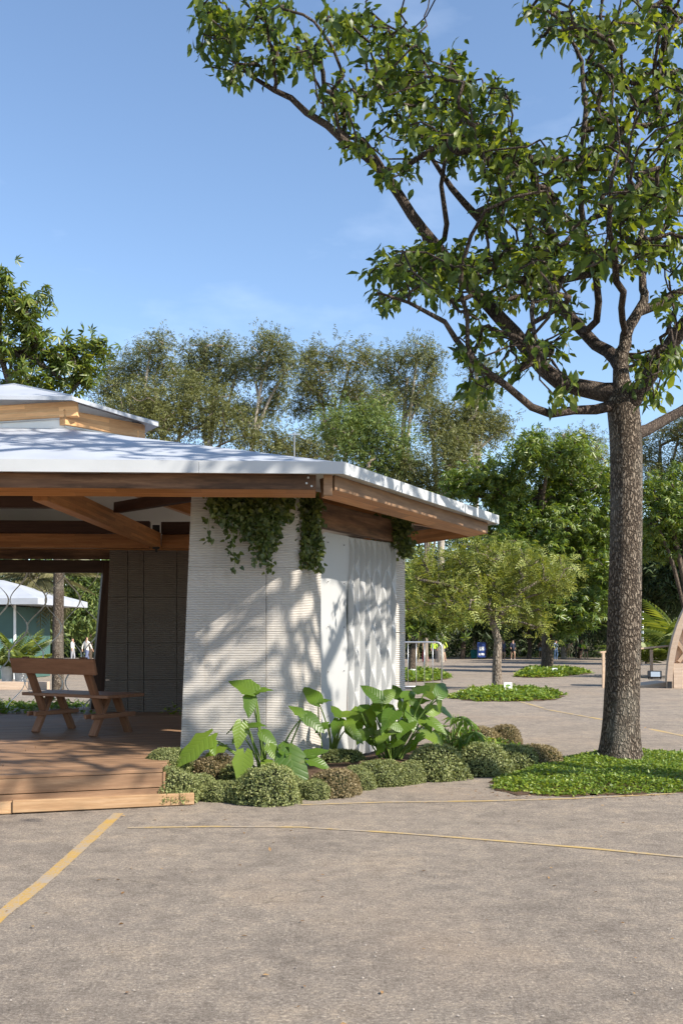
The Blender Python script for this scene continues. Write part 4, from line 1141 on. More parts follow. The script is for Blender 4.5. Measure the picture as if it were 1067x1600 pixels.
A_ = lambda px, py, dd=0: P(px, py, dA + dd)
phil('tall broad-leaved plant with pale heart leaf in front of the ribbed wall', G(412, 1236) + Vector((0, .25, 0)), [
    (A_(398, 1079), A_(357, 1062, .05), (-.2, -.7, .6)), (A_(399, 1081), A_(424, 1073, -.02), (.2, -.5, .8)), (A_(398, 1084), A_(404, 1076, .14), (0, -.4, .9)),
    (A_(391, 1087), A_(389, 1121, -.10), (.15, -.9, .35)), (A_(384, 1130, .05), A_(352, 1139, .0), (-.2, -.3, .9)),
    (A_(377, 1131, -.05), A_(371, 1172, -.12), (.35, -.9, .25)), (A_(388, 1136, -.03), A_(413, 1128, -.1), (.1, -.5, .85)), (A_(376, 1146, .0), A_(362, 1160, -.12), (-.5, -.8, .2)),
    (A_(325, 1152, -.05), A_(270, 1196, -.25), (-.45, -.75, .45)), (A_(327, 1156, -.06), A_(336, 1176, -.2), (.2, -.8, .5)),
    (A_(382, 1178, -.2), A_(374, 1226, -.38), (-.05, -.85, .5)), (A_(410, 1146, .05), A_(436, 1168, -.02), (.3, -.8, .4)), (A_(421, 1166, -.05), A_(434, 1190, -.15), (.2, -.7, .5)),
    (A_(452, 1178, -.1), A_(474, 1253, -.30), (.15, -.9, .4)), (A_(445, 1176, -.1), A_(450, 1150, .1), (.2, -.7, .7)), (A_(478, 1181, -.05), A_(516, 1168, .05), (.15, -.35, .9)),
    (A_(484, 1188, -.1), A_(519, 1198, -.15), (.1, -.6, .7)), (A_(415, 1192, -.15), A_(440, 1204, -.28), (.1, -.6, .75)), (A_(350, 1168, -.05), A_(318, 1180, -.1), (-.2, -.5, .8)),
    (A_(476, 1118, .0), A_(508, 1141, -.08), (.2, -.8, .5)), (A_(473, 1117, .0), A_(451, 1101, .05), (-.1, -.6, .8))], 1)
dB = 9.6
B_ = lambda px, py, dd=0: P(px, py, dB + dd)
phil('slender broad-leaved plant at the seam of the ribbed wall and the white screen', G(515, 1200) + Vector((0, .1, 0)), [
    (B_(497, 1097), B_(472, 1068, .1), (-.1, -.7, .6)), (B_(498, 1097), B_(517, 1092, .0), (.2, -.5, .8)), (B_(531, 1118), B_(517, 1100, .1), (-.1, -.5, .8)), (B_(534, 1118), B_(560, 1110, 0), (.2, -.5, .8)),
    (B_(529, 1126), B_(520, 1150, -.15), (-.2, -.85, .4)), (B_(541, 1126), B_(556, 1148, -.15), (.2, -.85, .4)), (B_(512, 1132), B_(492, 1143, -.1), (-.2, -.7, .6)), (B_(545, 1138), B_(568, 1160, -.1), (.2, -.8, .5))], 2)
dC = 10.05
rr = random.Random(21)
sp = []
C_ = lambda px, py, dd=0: P(px, py, dC + dd)
for (ax, ay, tx, ty, dd) in [(594, 1092, 562, 1068, 0), (597, 1092, 622, 1074, .1), (593, 1098, 600, 1128, -.2), (561, 1110, 545, 1136, -.1), (562, 1108, 582, 1100, .1), (570, 1120, 590, 1146, -.2),
                             (626, 1090, 612, 1066, .2), (632, 1090, 652, 1074, .1), (629, 1098, 634, 1126, -.15), (616, 1112, 598, 1132, -.2), (645, 1098, 672, 1092, .0), (648, 1104, 668, 1124, -.2),
                             (684, 1086, 702, 1062, .2), (682, 1086, 660, 1062, .25), (684, 1092, 690, 1112, 0), (664, 1080, 640, 1070, .3), (655, 1118, 676, 1140, -.25), (640, 1128, 620, 1146, -.3), (610, 1140, 588, 1158, -.3),
                             (668, 1112, 698, 1104, .1), (672, 1126, 700, 1146, -.15), (690, 1108, 712, 1120, .1), (640, 1110, 650, 1140, -.3), (586, 1112, 566, 1124, -.2), (604, 1104, 620, 1118, -.1), (660, 1140, 684, 1160, -.3), (575, 1140, 556, 1160, -.2)]:
    d_ = rr.uniform(-.25, .25); s_ = 1 if tx > ax else -1
    sp.append((C_(ax, ay, d_), C_(ax + (tx - ax) * .96, ay + (ty - ay) * .96, d_ + dd + rr.uniform(-.1, .1)), (s_ * .25 + rr.uniform(-.2, .2), -.75, .55 + rr.uniform(-.2, .3))))
for _ in range(16):
    ax, ay = rr.uniform(556, 690), rr.uniform(1092, 1165); an = rr.uniform(-2.6, .6); L_ = rr.uniform(20, 32); d_ = rr.uniform(-.35, .35)
    sp.append((C_(ax, ay, d_), C_(ax + L_ * math.cos(an), ay - L_ * math.sin(an) * (.6 if math.sin(an) > 0 else 1), d_ + rr.uniform(-.15, .1)), (rr.uniform(-.3, .4), -.7, .6 + rr.uniform(-.2, .3))))
phil('dense clump of glossy broad leaves in front of the white folded screen', G(610, 1206) + Vector((0, .15, 0)), sp, 3)
# feathery-lobed plant at the end of the clump
root = G(705, 1192)
e = empty('lobed_leaf_plant', root, 0, 'bright plant with finger-lobed leaves right of the broad-leaved clump', 'plant')
rr = random.Random(6)
V, T = TPL['palmate']
lm = bpy.data.meshes.new('leaf'); lm.from_pydata([tuple(q) for q in V], [], [tuple(int(c) for c in q) for q in T]); lm.materials.append(M['lf_phil'])
for i in range(16):
    a = P(rr.uniform(692, 732), rr.uniform(1112, 1160), root.y + rr.uniform(-.25, .25)) - root
    x = (Vector((a.x * 2 + rr.uniform(-.3, .3), rr.uniform(-.6, .1), -.1))).normalized(); n_ = Vector((rr.uniform(-.2, .2), -.5, .8)); y = n_.cross(x).normalized(); z = x.cross(y); s_ = rr.uniform(.20, .28)
    o = link('leaf', lm, e)
    o.matrix_local = Matrix(((x.x * s_, y.x * s_, z.x * s_, a.x), (x.y * s_, y.y * s_, z.y * s_, a.y), (x.z * s_, y.z * s_, z.z * s_, a.z), (0, 0, 0, 1)))
    mb = MB(); mb.tube([Vector((rr.uniform(-.03, .03), 0, 0)), a * .5 + Vector((0, 0, .08)), a], [.007, .006, .004], 5); mb.build('stalk', M['stalk'], e, smooth=True)

# ------------------------------------------------------------------ hanging vines
def vine(label, strands, seed, size=.055, spread=.05):
    """strands: (top point, length, density)"""
    rg = np.random.default_rng(seed)
    base = Vector(strands[0][0])
    e = empty('hanging_vine', base, 0, label, 'vine', 'hanging vines at the wall head')
    mb = MB(); pos = []; b = np.array(base)
    for (t, L, dens) in strands:
        n = max(4, int(L / .05)); p = np.array(t, float) - b; pts = [p.copy()]; dx = rg.normal(0, .012, 3)
        for i in range(n):
            dx = dx * .55 + rg.normal(0, .010, 3); p = p + np.array((dx[0], dx[1] * .6, -L / n)); p[0] = np.clip(p[0], pts[0][0] - .05, pts[0][0] + .05); pts.append(p.copy())
        mb.tube([tuple(q) for q in pts], .0028, 4)
        m = int(L * dens); u = rg.uniform(0, 1, m) ** .85 * n
        i0 = np.clip(u.astype(int), 0, n - 1); f = (u - i0)[:, None]; A = np.array(pts)
        q = A[i0] * (1 - f) + A[i0 + 1] * f
        taper = (1 - .55 * u / n)[:, None]
        pos.append(q + rg.normal(size=(m, 3)) * np.array((spread, spread * .8, .015)) * taper)
    pos = np.concatenate(pos); m = len(pos)
    mb.build('stems', M['stalk'], e)
    dr = unit(rg.normal(size=(m, 3)) * np.array((1, .6, .6)) + np.array((.1, -.25, -.75))); up = unit(np.array((.25, -.9, .5)) + rg.normal(size=(m, 3)) * .45)
    tag(leaves('foliage', pos, dr, up, size * rg.uniform(.6, 1.25, m), 'heart', M['lf_vine'], e), kind='stuff')
rr = random.Random(12)
st = []
env = [(330, 795), (345, 812), (360, 826), (375, 822), (390, 835), (405, 858), (415, 878), (428, 850), (440, 818), (455, 790)]
def envy(x):
    for (x0, y0), (x1, y1) in zip(env[:-1], env[1:]):
        if x0 <= x <= x1: return y0 + (y1 - y0) * (x - x0) / (x1 - x0)
    return 790
for i in range(46):
    x = rr.uniform(330, 455); y0 = 762 + rr.uniform(-3, 8); d = 9.37 + rr.uniform(-.10, .06)
    st.append((P(x, y0, d), max(.08, (envy(x) - y0) * rr.uniform(.6, 1.08) * d / F), 150))
for x, y in ((362, 892), (366, 868), (388, 886), (334, 846), (345, 838), (413, 896), (420, 884)): st.append((P(x, 775, 9.36), (y - 775) * 9.36 / F, 60))
vine('wide trailing vine over the left part of the ribbed wall', st, 3)
st = []
for i in range(30):
    x = rr.uniform(462, 497); y0 = 774 + rr.uniform(-3, 5); d = 9.75 + rr.uniform(-.08, .08)
    st.append((P(x, y0, d), (rr.uniform(855, 905) - y0) * d / F, 120))
vine('narrow dense vine hanging at the rounded corner of the ribbed wall', st, 4, .05, .03)
st = []
for i in range(26):
    x = rr.uniform(592, 634); y0 = 806 + rr.uniform(-3, 8); d = 11.75 + rr.uniform(-.1, .1)
    st.append((P(x, y0, d), (rr.uniform(830, 862) + max(0, x - 612) * 1.3 - y0) * d / F, 110))
vine('dark vine hanging under the right eave beside the folded screen', st, 5, .06, .045)

# ------------------------------------------------------------------ trees of the park
def ptree(name, label, bpx, d, trunk, blobs, leafspec, leafm, barkm, seed, tw, group=None, rmin=.02, n_tip=1.0, zfork=None, lift=.15, sx=1.0, limb_from=.45, power=.45, sag=0, ddc=0):
    """trunk: (px, py) points upwards from the base; blobs: (px, py, rx, ry, n) at distance d"""
    g = Grow(seed); base = GX(bpx, d); m = d / F
    pts = [base] + [P(x, y, d) for x, y in trunk]
    k = len(pts)
    idx = g.limb(pts, seg=.5, r=[tw * m / 2 * (1 - .55 * i / (k - 1)) for i in range(k)])
    top = len(idx)
    bl = []
    for (x, y, rx, ry, n) in blobs:
        dd = g.rg.uniform(-1, 1) * rx * m * .9 + ddc
        c = P(x, y, d + dd) ; c.x = (x - CX) / F * d + 0; c.z = H + (CY - y) / F * d
        bl.append((c.x, c.y, c.z, rx * m * sx, rx * m * .9, ry * m, max(3, int(n * n_tip))))
        q = np.array(c) - np.array((0, 0, ry * m * .5))
        j = idx[min(top - 1, int(top * (limb_from + (.98 - limb_from) * g.rg.uniform(0, 1))))]
        a = g.p[j]; mid = a + (q - a) * .5 + np.array((0, 0, .12 * np.linalg.norm(q - a)))
        if np.linalg.norm(q - a) > .6: g.limb([mid, q], j, .5)
    ends = g.tips(blob_tips(g.rg, bl), zmin=(zfork if zfork is not None else g.p[idx[int(top * .35)]][2]), seg=.45, wob=.2, lift=lift)
    return finish_tree(g, name, label, ends, tw * m / 2, rmin, barkm, leafspec, leafm, base, group, power=power, limbm=None, k=lambda q: 9 if q > .08 else 5 if q > .03 else 3)

# small feathery tree standing in the oval patch
ptree('feathery_tree', 'small tree with fine yellowish green foliage in the oval green patch', 777, 27.0, [(776, 1040), (778, 1000), (770, 975), (760, 955)],
      [(690, 880, 48, 28, 30), (740, 866, 48, 22, 30), (800, 880, 48, 26, 30), (848, 892, 42, 22, 24), (676, 918, 36, 26, 24), (740, 918, 52, 28, 32), (800, 920, 48, 26, 30), (858, 914, 34, 16, 14), (700, 952, 38, 18, 16), (762, 948, 46, 16, 18), (820, 950, 42, 20, 18), (652, 892, 18, 24, 9), (648, 940, 16, 20, 7), (840, 975, 18, 10, 5)],
      ('sprig', 12, .27, .4, .9, .25, .19), M['lf_small'], M['bark_far'], 31, 17, rmin=.012, zfork=1.6, limb_from=.75, lift=.05)
# layered tree behind it
ptree('layered_tree', 'wide tree with layered drooping green crown and dark trunk behind the feathery tree', 854, 45.5, [(855, 1010), (852, 960), (846, 900), (842, 830), (845, 760)],
      [(850, 712, 68, 20, 30), (765, 745, 55, 20, 24), (905, 738, 52, 24, 24), (722, 762, 34, 20, 12), (832, 768, 84, 22, 36), (925, 785, 42, 28, 20), (790, 815, 58, 20, 26), (862, 826, 70, 24, 34), (935, 832, 34, 28, 16),
       (800, 866, 50, 22, 22), (872, 886, 66, 26, 32), (932, 900, 34, 36, 18), (838, 932, 50, 22, 20), (895, 950, 48, 20, 18), (872, 978, 18, 10, 5), (780, 900, 36, 22, 10)],
      ('palmate', 19, .40, .3, .9, .4, .34), M['lf_layer'], M['bark_dark'], 32, 20, rmin=.02, limb_from=.35, lift=.08)
ptree('leaning_tree', 'dark leaning tree behind the steel barrier', 643, 40.0, [(644, 1020), (652, 995), (668, 965), (680, 940)],
      [(655, 935, 36, 22, 22), (690, 958, 36, 16, 16), (640, 960, 30, 16, 12), (700, 925, 36, 22, 16), (620, 930, 34, 26, 14)], ('palmate', 12, .45, .3, .9, .3, .32), M['lf_layer'], M['bark_dark'], 33, 13, limb_from=.6)
ptree('palmate_tree', 'tree with hand-shaped leaves above the left end of the roof, trunk seen through the opening', 91, 27.0, [(91, 1000), (92, 900), (88, 780), (70, 690), (45, 640), (12, 590), (0, 550)],
      [(12, 468, 34, 26, 11), (62, 495, 36, 30, 13), (28, 535, 42, 30, 14), (82, 552, 30, 26, 10), (100, 588, 28, 14, 7), (144, 532, 22, 10, 6), (136, 572, 20, 14, 5), (-45, 520, 50, 56, 20), (-20, 600, 36, 26, 10), (118, 560, 10, 16, 3), (50, 590, 34, 16, 7)],
      ('palmate', 9, .36, .25, .9, .35, .16), M['lf_left'], M['bark'], 34, 19, rmin=.015, limb_from=.7, lift=.1)
EU = 'tall eucalypts behind the pavilion'
ES = ('spray', 44, .48, .45, 1.0, .3, .50)
def euc(label, bpx, d, trunk, blobs, seed, tw=9, leafm='lf_euc', barkm='bark_pale', spec=ES, **kw):
    ptree('eucalypt_tree', label, bpx, d, trunk, [(x, y + 16, rx, ry, int(rx * ry / 66) + 4) for x, y, rx, ry in blobs], spec, M[leafm], M[barkm], seed, tw, EU, rmin=.014, limb_from=.35, lift=.25, **kw)
euc('leftmost tall eucalypt rising behind the lantern roof', 205, 80, [(205, 900), (208, 760), (215, 660), (215, 600)], [(196, 548, 38, 26), (238, 530, 34, 16), (165, 585, 20, 26), (208, 598, 44, 26), (258, 568, 28, 26), (170, 630, 22, 26)], 51)
euc('second eucalypt from the left with rounded grey green top', 318, 82, [(318, 900), (322, 760), (330, 650), (335, 590)], [(298, 545, 36, 22), (345, 530, 38, 16), (318, 582, 40, 26), (368, 562, 28, 26)], 52)
euc('eucalypt with bare slanting stems just left of the white pole', 400, 80, [(400, 900), (392, 760), (395, 680), (410, 620)], [(425, 530, 34, 16), (398, 562, 34, 24), (443, 562, 24, 30), (412, 606, 34, 22), (380, 625, 24, 22)], 53)
euc('broad eucalypt in the middle above the roof hip', 510, 84, [(505, 900), (512, 780), (520, 680), (525, 620)], [(498, 552, 42, 20), (548, 548, 38, 22), (520, 592, 48, 28), (566, 612, 32, 34), (478, 602, 26, 34), (540, 655, 40, 28)], 54, leafm='lf_euc2')
euc('slim eucalypt with pale upright trunk and open crown', 627, 78, [(627, 900), (629, 800), (628, 720), (632, 640), (636, 590)], [(610, 552, 28, 20), (650, 541, 32, 18), (674, 562, 14, 26), (622, 588, 32, 20), (598, 622, 26, 20), (652, 606, 24, 22)], 55, tw=12)
euc('eucalypt leaning right with branches reaching into the sky gap', 688, 72, [(688, 900), (692, 800), (700, 730), (718, 680), (745, 645)], [(676, 640, 30, 26), (720, 624, 32, 22), (752, 636, 36, 20), (780, 650, 20, 12), (700, 668, 34, 24), (735, 665, 24, 16)], 56, tw=12, leafm='lf_euc2')
euc('far eucalypt peeping out behind the lowest limb of the big tree', 742, 92, [(742, 900), (745, 760), (746, 620)], [(745, 552, 24, 18), (762, 584, 28, 14), (738, 600, 18, 16)], 57)
euc('far grey green tree right of the sky gap, left of the big trunk', 880, 92, [(880, 900), (882, 800), (885, 730)], [(850, 682, 34, 14), (890, 674, 38, 14), (930, 686, 34, 20), (905, 710, 50, 20)], 58)
euc('far bare-branched tree right of the big trunk', 1035, 84, [(1035, 900), (1035, 800), (1032, 740), (1030, 690)], [(1008, 690, 26, 26), (1050, 662, 34, 28), (1066, 716, 34, 34), (1100, 650, 44, 44), (1020, 735, 24, 20)], 59, leafm='lf_euc2', barkm='bark_far')
FT = 'greener trees in front of the eucalypts'
def fresh(label, bpx, d, trunk, blobs, seed, leafm='lf_euc3', tw=8):
    ptree('park_tree', label, bpx, d, trunk, [(x, y, rx, ry, int(rx * ry / 55) + 4) for x, y, rx, ry in blobs], ('spray', 30, .46, .4, 1.0, .35, .52), M[leafm], M['bark_far'], seed, tw, FT, rmin=.03, limb_from=.4)
fresh('rounded olive tree behind the roof, right of the lantern', 270, 62, [(270, 900), (272, 780), (275, 690)], [(226, 632, 40, 28), (285, 640, 42, 34), (338, 645, 38, 36), (300, 602, 36, 20), (250, 665, 40, 22), (375, 670, 24, 22)], 61, 'lf_euc2')
fresh('low light green tree at the foot of the white pole', 445, 64, [(445, 900), (445, 790), (450, 730)], [(415, 688, 32, 18), (462, 696, 36, 20), (500, 700, 34, 22), (440, 720, 40, 20)], 62, 'lf_euc2')
fresh('bright green tree above the roof corner', 575, 60, [(575, 900), (576, 800), (578, 740)], [(555, 690, 38, 26), (598, 682, 36, 30), (530, 668, 34, 26), (575, 730, 44, 26), (620, 720, 30, 26), (585, 650, 26, 18)], 63)
fresh('yellowish green tree between pale trunk and layered tree', 665, 58, [(665, 900), (666, 820), (668, 770)], [(650, 725, 36, 22), (700, 728, 32, 22), (675, 760, 44, 22), (640, 775, 40, 24), (715, 700, 22, 16)], 64, 'lf_euc2')
# trees right of the big trunk
ptree('layered_tree', 'second layered green tree, half hidden right of the big trunk', 1075, 50, [(1073, 1000), (1070, 930), (1068, 850)],
      [(1028, 770, 34, 22, 16), (1080, 752, 56, 28, 26), (1020, 815, 26, 18, 10), (1072, 812, 44, 26, 20), (1110, 800, 50, 40, 24), (1045, 850, 34, 18, 12)], ('palmate', 18, .42, .3, .9, .4, .36), M['lf_layer'], M['bark_dark'], 35, 16, limb_from=.4)
# dark wood edge: countable trees, then the mass behind them
DW = 'shady trees along the far side of the car park'
DARK = [(600, 92, 'shady tree behind the folded screen at the far car park edge'), (722, 88, 'shady slender tree left of the teal bin'), (757, 90, 'shady tree right behind the blue banner'), (826, 90, 'shady tree behind the walkers in navy'),
        (905, 92, 'shady tree behind the group on the right'), (962, 86, 'shady tree just left of the big trunk'), (1012, 84, 'shady tree behind the wooden handrail'), (1075, 82, 'shady tree behind the plywood arch'),
        (55, 88, 'shady tree seen through the mesh behind the kiosk'), (140, 84, 'leafy tree seen through the mesh beside the leaning post')]
rr = random.Random(77)
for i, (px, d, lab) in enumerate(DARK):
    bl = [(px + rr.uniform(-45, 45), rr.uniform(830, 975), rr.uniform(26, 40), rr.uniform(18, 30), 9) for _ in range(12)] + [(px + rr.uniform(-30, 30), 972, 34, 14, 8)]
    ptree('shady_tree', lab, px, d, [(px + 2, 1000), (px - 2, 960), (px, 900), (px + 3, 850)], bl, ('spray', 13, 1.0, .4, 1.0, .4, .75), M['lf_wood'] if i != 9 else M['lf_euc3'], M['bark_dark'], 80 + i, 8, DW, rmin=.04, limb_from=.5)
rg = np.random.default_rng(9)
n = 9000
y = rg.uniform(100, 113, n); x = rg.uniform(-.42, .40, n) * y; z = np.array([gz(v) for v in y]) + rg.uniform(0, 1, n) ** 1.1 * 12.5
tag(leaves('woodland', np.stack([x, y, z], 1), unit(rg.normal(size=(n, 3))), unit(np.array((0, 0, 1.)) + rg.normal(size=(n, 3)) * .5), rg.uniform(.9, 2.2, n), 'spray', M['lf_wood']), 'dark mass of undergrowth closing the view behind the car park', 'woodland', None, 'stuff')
# dense evergreen bushes right of the trunk
for i, (px, py, d, rx, ry, lab) in enumerate([(1010, 885, 66, 52, 70, 'dark dense bush right of the big trunk above the handrail'), (1085, 880, 62, 56, 80, 'dark dense bush behind the plywood arch'), (955, 920, 74, 40, 60, 'dark dense bush left behind the big trunk')]):
    g = Grow(120 + i); b = GX(px, d); m = d / F
    g.limb([b, b + Vector((.1, 0, 2)), P(px, py + 20, d)], seg=.5, r=[.16, .12, .06])
    ends = g.tips(blob_tips(g.rg, [(P(px, py, d).x, d, P(px, py, d).z, rx * m, 2.4, ry * m, 170)]), zmin=.5, seg=.5)
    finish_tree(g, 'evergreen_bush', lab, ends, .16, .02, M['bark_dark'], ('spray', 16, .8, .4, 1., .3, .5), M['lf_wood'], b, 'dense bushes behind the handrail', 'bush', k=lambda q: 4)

# ------------------------------------------------------------------ palms
def palm(name, label, base, hub, n, L, mat, seed, group=None, droop=.25, trunk_r=.0, up0=.9, pot=None):
    rg = random.Random(seed); e = empty(name, base, 0, label, 'palm', group)
    V, T = TPL['frond']; me = bpy.data.meshes.new('frond'); me.from_pydata([tuple(q) for q in V], [], [tuple(int(c) for c in q) for q in T]); me.materials.append(mat)
    if trunk_r: mb = MB(); mb.tube([(0, 0, 0), (.03, 0, hub * .5), (0, 0, hub)], [trunk_r * 1.15, trunk_r, trunk_r * .9], 10); mb.build('trunk', M['bark_far'], e, smooth=True)
    for i in range(n):
        a = i * 2.399 + rg.uniform(-.2, .2); el = rg.uniform(-droop, up0)
        x = Vector((math.cos(a) * math.cos(el), math.sin(a) * math.cos(el), math.sin(el))); y = Vector((0, 0, 1)).cross(x).normalized(); z = x.cross(y); s = L * rg.uniform(.75, 1.1)
        o = link('frond', me, e); p = Vector((rg.uniform(-.05, .05), rg.uniform(-.05, .05), hub + rg.uniform(-.1, .1)))
        o.matrix_local = Matrix(((x.x * s, y.x * s, z.x * s, p.x), (x.y * s, y.y * s, z.y * s, p.y), (x.z * s, y.z * s, z.z * s, p.z), (0, 0, 0, 1)))
    return e
palm('palm_tree', 'date palm with drooping dull fronds beside the kiosk', GX(62, 39), 4.0, 34, 2.3, M['lf_palm2'], 2, None, .75, .22, .8)
palm('fan_palm', 'bright green palm clump between big trunk and plywood arch', GX(1016, 38), .6, 20, 2.0, M['lf_palm'], 3, 'palms by the arch', -.55, 0, 1.4)
palm('fan_palm', 'bright green palm just behind the plywood arch', GX(1062, 38), 1.2, 20, 2.6, M['lf_palm'], 4, 'palms by the arch', -.2, 0, 1.3)
for i, (px, lab) in enumerate(((12, 'grey pot nearest the left edge, below the kiosk'), (33, 'grey pot to the right of its twin, below the kiosk'))):
    b = G(px, 1071)
    mb = MB(); mb.lathe([(.13, 0), (.15, .02), (.205, .56), (.215, .60), (.19, .60), (.18, .54)], 20)
    tag(mb.build('plant_pot', M['pot'], smooth=True, loc=b), lab, 'pot', 'pots below the kiosk')
    palm('potted_palm', ('yellowish palm growing in the grey pot nearest the left edge', 'yellowish palm growing in the second grey pot from the left')[i], b + Vector((0, 0, .55)), .05, 22, 1.35, M['lf_palm'], 8 + i, 'palms growing in pots', -.35, 0, 1.45)

# ------------------------------------------------------------------ kiosk, timber edging seen through the opening
kb = GX(20, 36)
K = empty('kiosk', kb, R(-8), 'small green kiosk with white sloping roof seen through the mesh', 'kiosk')
mb = MB(); mb.box((-2.2, 1.5, 1.35), (4.6, 3, 2.7)); mb.build('wall', M['green_wall'], K)
mb = MB(); mb.box((-.35, -.03, .95), (.9, .03, 1.1)); mb.build('panel', M['mint'], K)
mb = MB(); mb.box((-1.5, -.03, .95), (1.1, .03, 1.1)); mb.build('panel', M['mint'], K)
mb = MB(); v = [(-5.2, -.9, 2.75), (1.42, -.9, 2.75), (1.42, 3.6, 2.75), (-5.2, 3.6, 2.75)]
v2 = [(x, y, z + .22) for x, y, z in v]; rdg = [(-3.6, 1.3, 4.0), (-1.0, 1.3, 3.75)]
mb.add(v + v2 + rdg, [(3, 2, 1, 0), (0, 1, 5, 4), (1, 2, 6, 5), (2, 3, 7, 6), (3, 0, 4, 7), (4, 5, 9, 8), (5, 6, 9), (6, 7, 8, 9), (7, 4, 8)]); mb.build('roof', M['roof'], K)
mb = MB(); mb.box((.12, -.05, 1.35), (.07, .07, 2.8)); mb.build('post', M['white'], K)
p0, p1 = GX(-40, 27.6), GX(76, 27.6)
o = beam('timber_edging', p0 + Vector((0, 0, .22)), p1 + Vector((0, 0, .22)), .3, .22, M['arch']); tag(o, 'pale timber edging in front of the potted palms', 'edging')

# ------------------------------------------------------------------ steel barrier
d = 23.6; q1 = GX(690, d); q0 = q1 - Vector((2.2, -.15, 0)); zg = gz(d)
BAR = empty('crowd_barrier', q0, 0, 'galvanised steel crowd barrier beyond the end of the pavilion', 'barrier')
L = q1 - q0; zt, zb = H + (CY - 1003.5) / F * d - zg, H + (CY - 1073) / F * d - zg
ux = L.normalized(); L = L.length
def bp_(s, z): return tuple(ux * s + Vector((0, 0, z)))
cr_ = .13
pts = [bp_(0, .1), bp_(0, zt - cr_)] + [bp_(cr_ - cr_ * math.cos(R(a)), zt - cr_ + cr_ * math.sin(R(a))) for a in (22, 45, 67, 90)] + [bp_(L - cr_ + cr_ * math.sin(R(a)), zt - cr_ + cr_ * math.cos(R(a))) for a in (0, 22, 45, 67, 90)] + [bp_(L, zb - .02)]
mb = MB(); mb.tube(pts, .021, 8); mb.build('frame', M['steel'], BAR, smooth=True)
mb = MB(); mb.tube([bp_(0, zb), bp_(L, zb)], .018, 8); mb.build('bottom_rail', M['steel'], BAR, smooth=True)
s = L - .22
while s > .1:
    mb = MB(); mb.tube([bp_(s, zb), bp_(s, zt)], .008, 6); mb.build('bar', M['steel'], BAR, smooth=True); s -= .20
for s in (.3, L - .28):
    mb = MB(); mb.box(bp_(s, zb / 2), (.05, .05, zb)); mb.box(bp_(s, .015), (.06, .5, .02)); mb.build('foot', M['steel'], BAR)

# ------------------------------------------------------------------ tree plaques
for px, py, s, lab in ((793, 1086, 1.0, 'white plaque with green tree emblem beside the small feathery tree'), (866, 1056, 1.05, 'small white plaque at the foot of the layered tree'), (645, 1058, 1.05, 'small white plaque behind the steel barrier')):
    b = G(px, py); e = empty('plaque', b, 0, lab, 'plaque', 'tree name plaques')
    mb = MB(); mb.box((0, 0, .06), (.19, .05, .16)); mb.build('base', M['black'], e)
    mb = MB(); mb.box((0, -.012, .225), (.205, .03, .19)); mb.build('face', M['white'], e, bevel=.003)
    mb = MB(); k = 18
    mb.add([(.062 * math.cos(2 * PI * i / k), -.029, .245 + .026 * math.sin(2 * PI * i / k)) for i in range(k)], [tuple(range(k))])
    mb.box((0, -.029, .207), (.008, .002, .03)); mb.build('emblem', M['icon'], e)

# ------------------------------------------------------------------ plywood arch, ramp, handrail, floodlight
ad = 28.4; ab = GX(1041, ad)
ARC = empty('plywood_arch', ab, R(-15), 'curved plywood arch with angular lattice at the right edge', 'arch')
a_, h_ = 2.0, 3.55
def el(t, sc=1.0, y=0.): return Vector((a_ - a_ * sc * math.cos(t), y, h_ * sc * math.sin(t)))
mb = MB(); N = 28
rows = []
for i in range(N + 1):
    t = PI * i / N
    rows.append([el(t, 1, 0), el(t, 1, .9), el(t, .92, .9), el(t, .92, .0), el(t, 1, 0)])
mb.grid(rows); mb.build('rim', M['arch'], ARC)
mb = MB(); v = [el(PI * i / N, .925, .25) for i in range(N + 1)]
mb.add(v, [tuple(range(N + 1))]); mb.build('back_panel', M['arch'], ARC)
mb = MB(); mb.box((.62, .12, .36), (.86, .22, .72)); mb.build('plinth', M['arch'], ARC, bevel=.004)
mb = MB(); mb.box((.08, -.03, .10), (.12, .08, .2)); mb.build('foot_shoe', M['black'], ARC)
def rib(p, q, w=.10):
    o = beam('lattice_rib', Vector((p[0], .16, p[1])), Vector((q[0], .16, q[1])), .14, w, M['arch_in'], ARC); return o
for p, q in (((.30, .80), (.75, 1.45)), ((.75, 1.45), (.42, 2.1)), ((.42, 2.1), (1.0, 2.55)), ((.75, 1.45), (1.4, 1.5)), ((.30, 1.45), (.75, .78)), ((.75, .78), (1.3, 1.45)), ((1.0, 2.55), (1.4, 1.5)), ((.24, 1.6), (.42, 2.1)), ((1.4, 1.5), (2.0, 2.2)), ((1.0, 2.55), (1.7, 2.9))): rib(p, q)
rb = GX(985, 28.9)
mb = MB(); wd = 1.15
v = [(0, 0, .005), (wd, 0, .005), (wd, 1.2, .005), (0, 1.2, .005), (0, 0, .02), (wd, 0, .16), (wd, 1.2, .16), (0, 1.2, .02)]
mb.add(v, [(3, 2, 1, 0), (4, 5, 6, 7), (0, 1, 5, 4), (1, 2, 6, 5), (2, 3, 7, 6), (3, 0, 4, 7)])
tag(mb.build('ramp', M['arch'], loc=rb), 'low plywood ramp leading to the arch', 'ramp')
HR = empty('handrail', G(942, 1074), 0, 'pale timber handrail with two posts beside the ramp', 'handrail')
o0 = HR.location
def hl(px, py, d): return P(px, py, d) - o0
beam('post', hl(942, 1020, 28.6) - Vector((.038, 0, 0)), hl(942, 1020, 28.6) + Vector((.038, 0, 0)), .075, 1.04, M['arch_in'], HR)
beam('post', hl(1017, 1015, 29.0) - Vector((.038, 0, 0)), hl(1017, 1015, 29.0) + Vector((.038, 0, 0)), .075, .88, M['arch_in'], HR)
beam('rail', hl(936, 1018, 28.6), hl(1043, 1008, 29.1), .10, .05, M['arch_in'], HR)
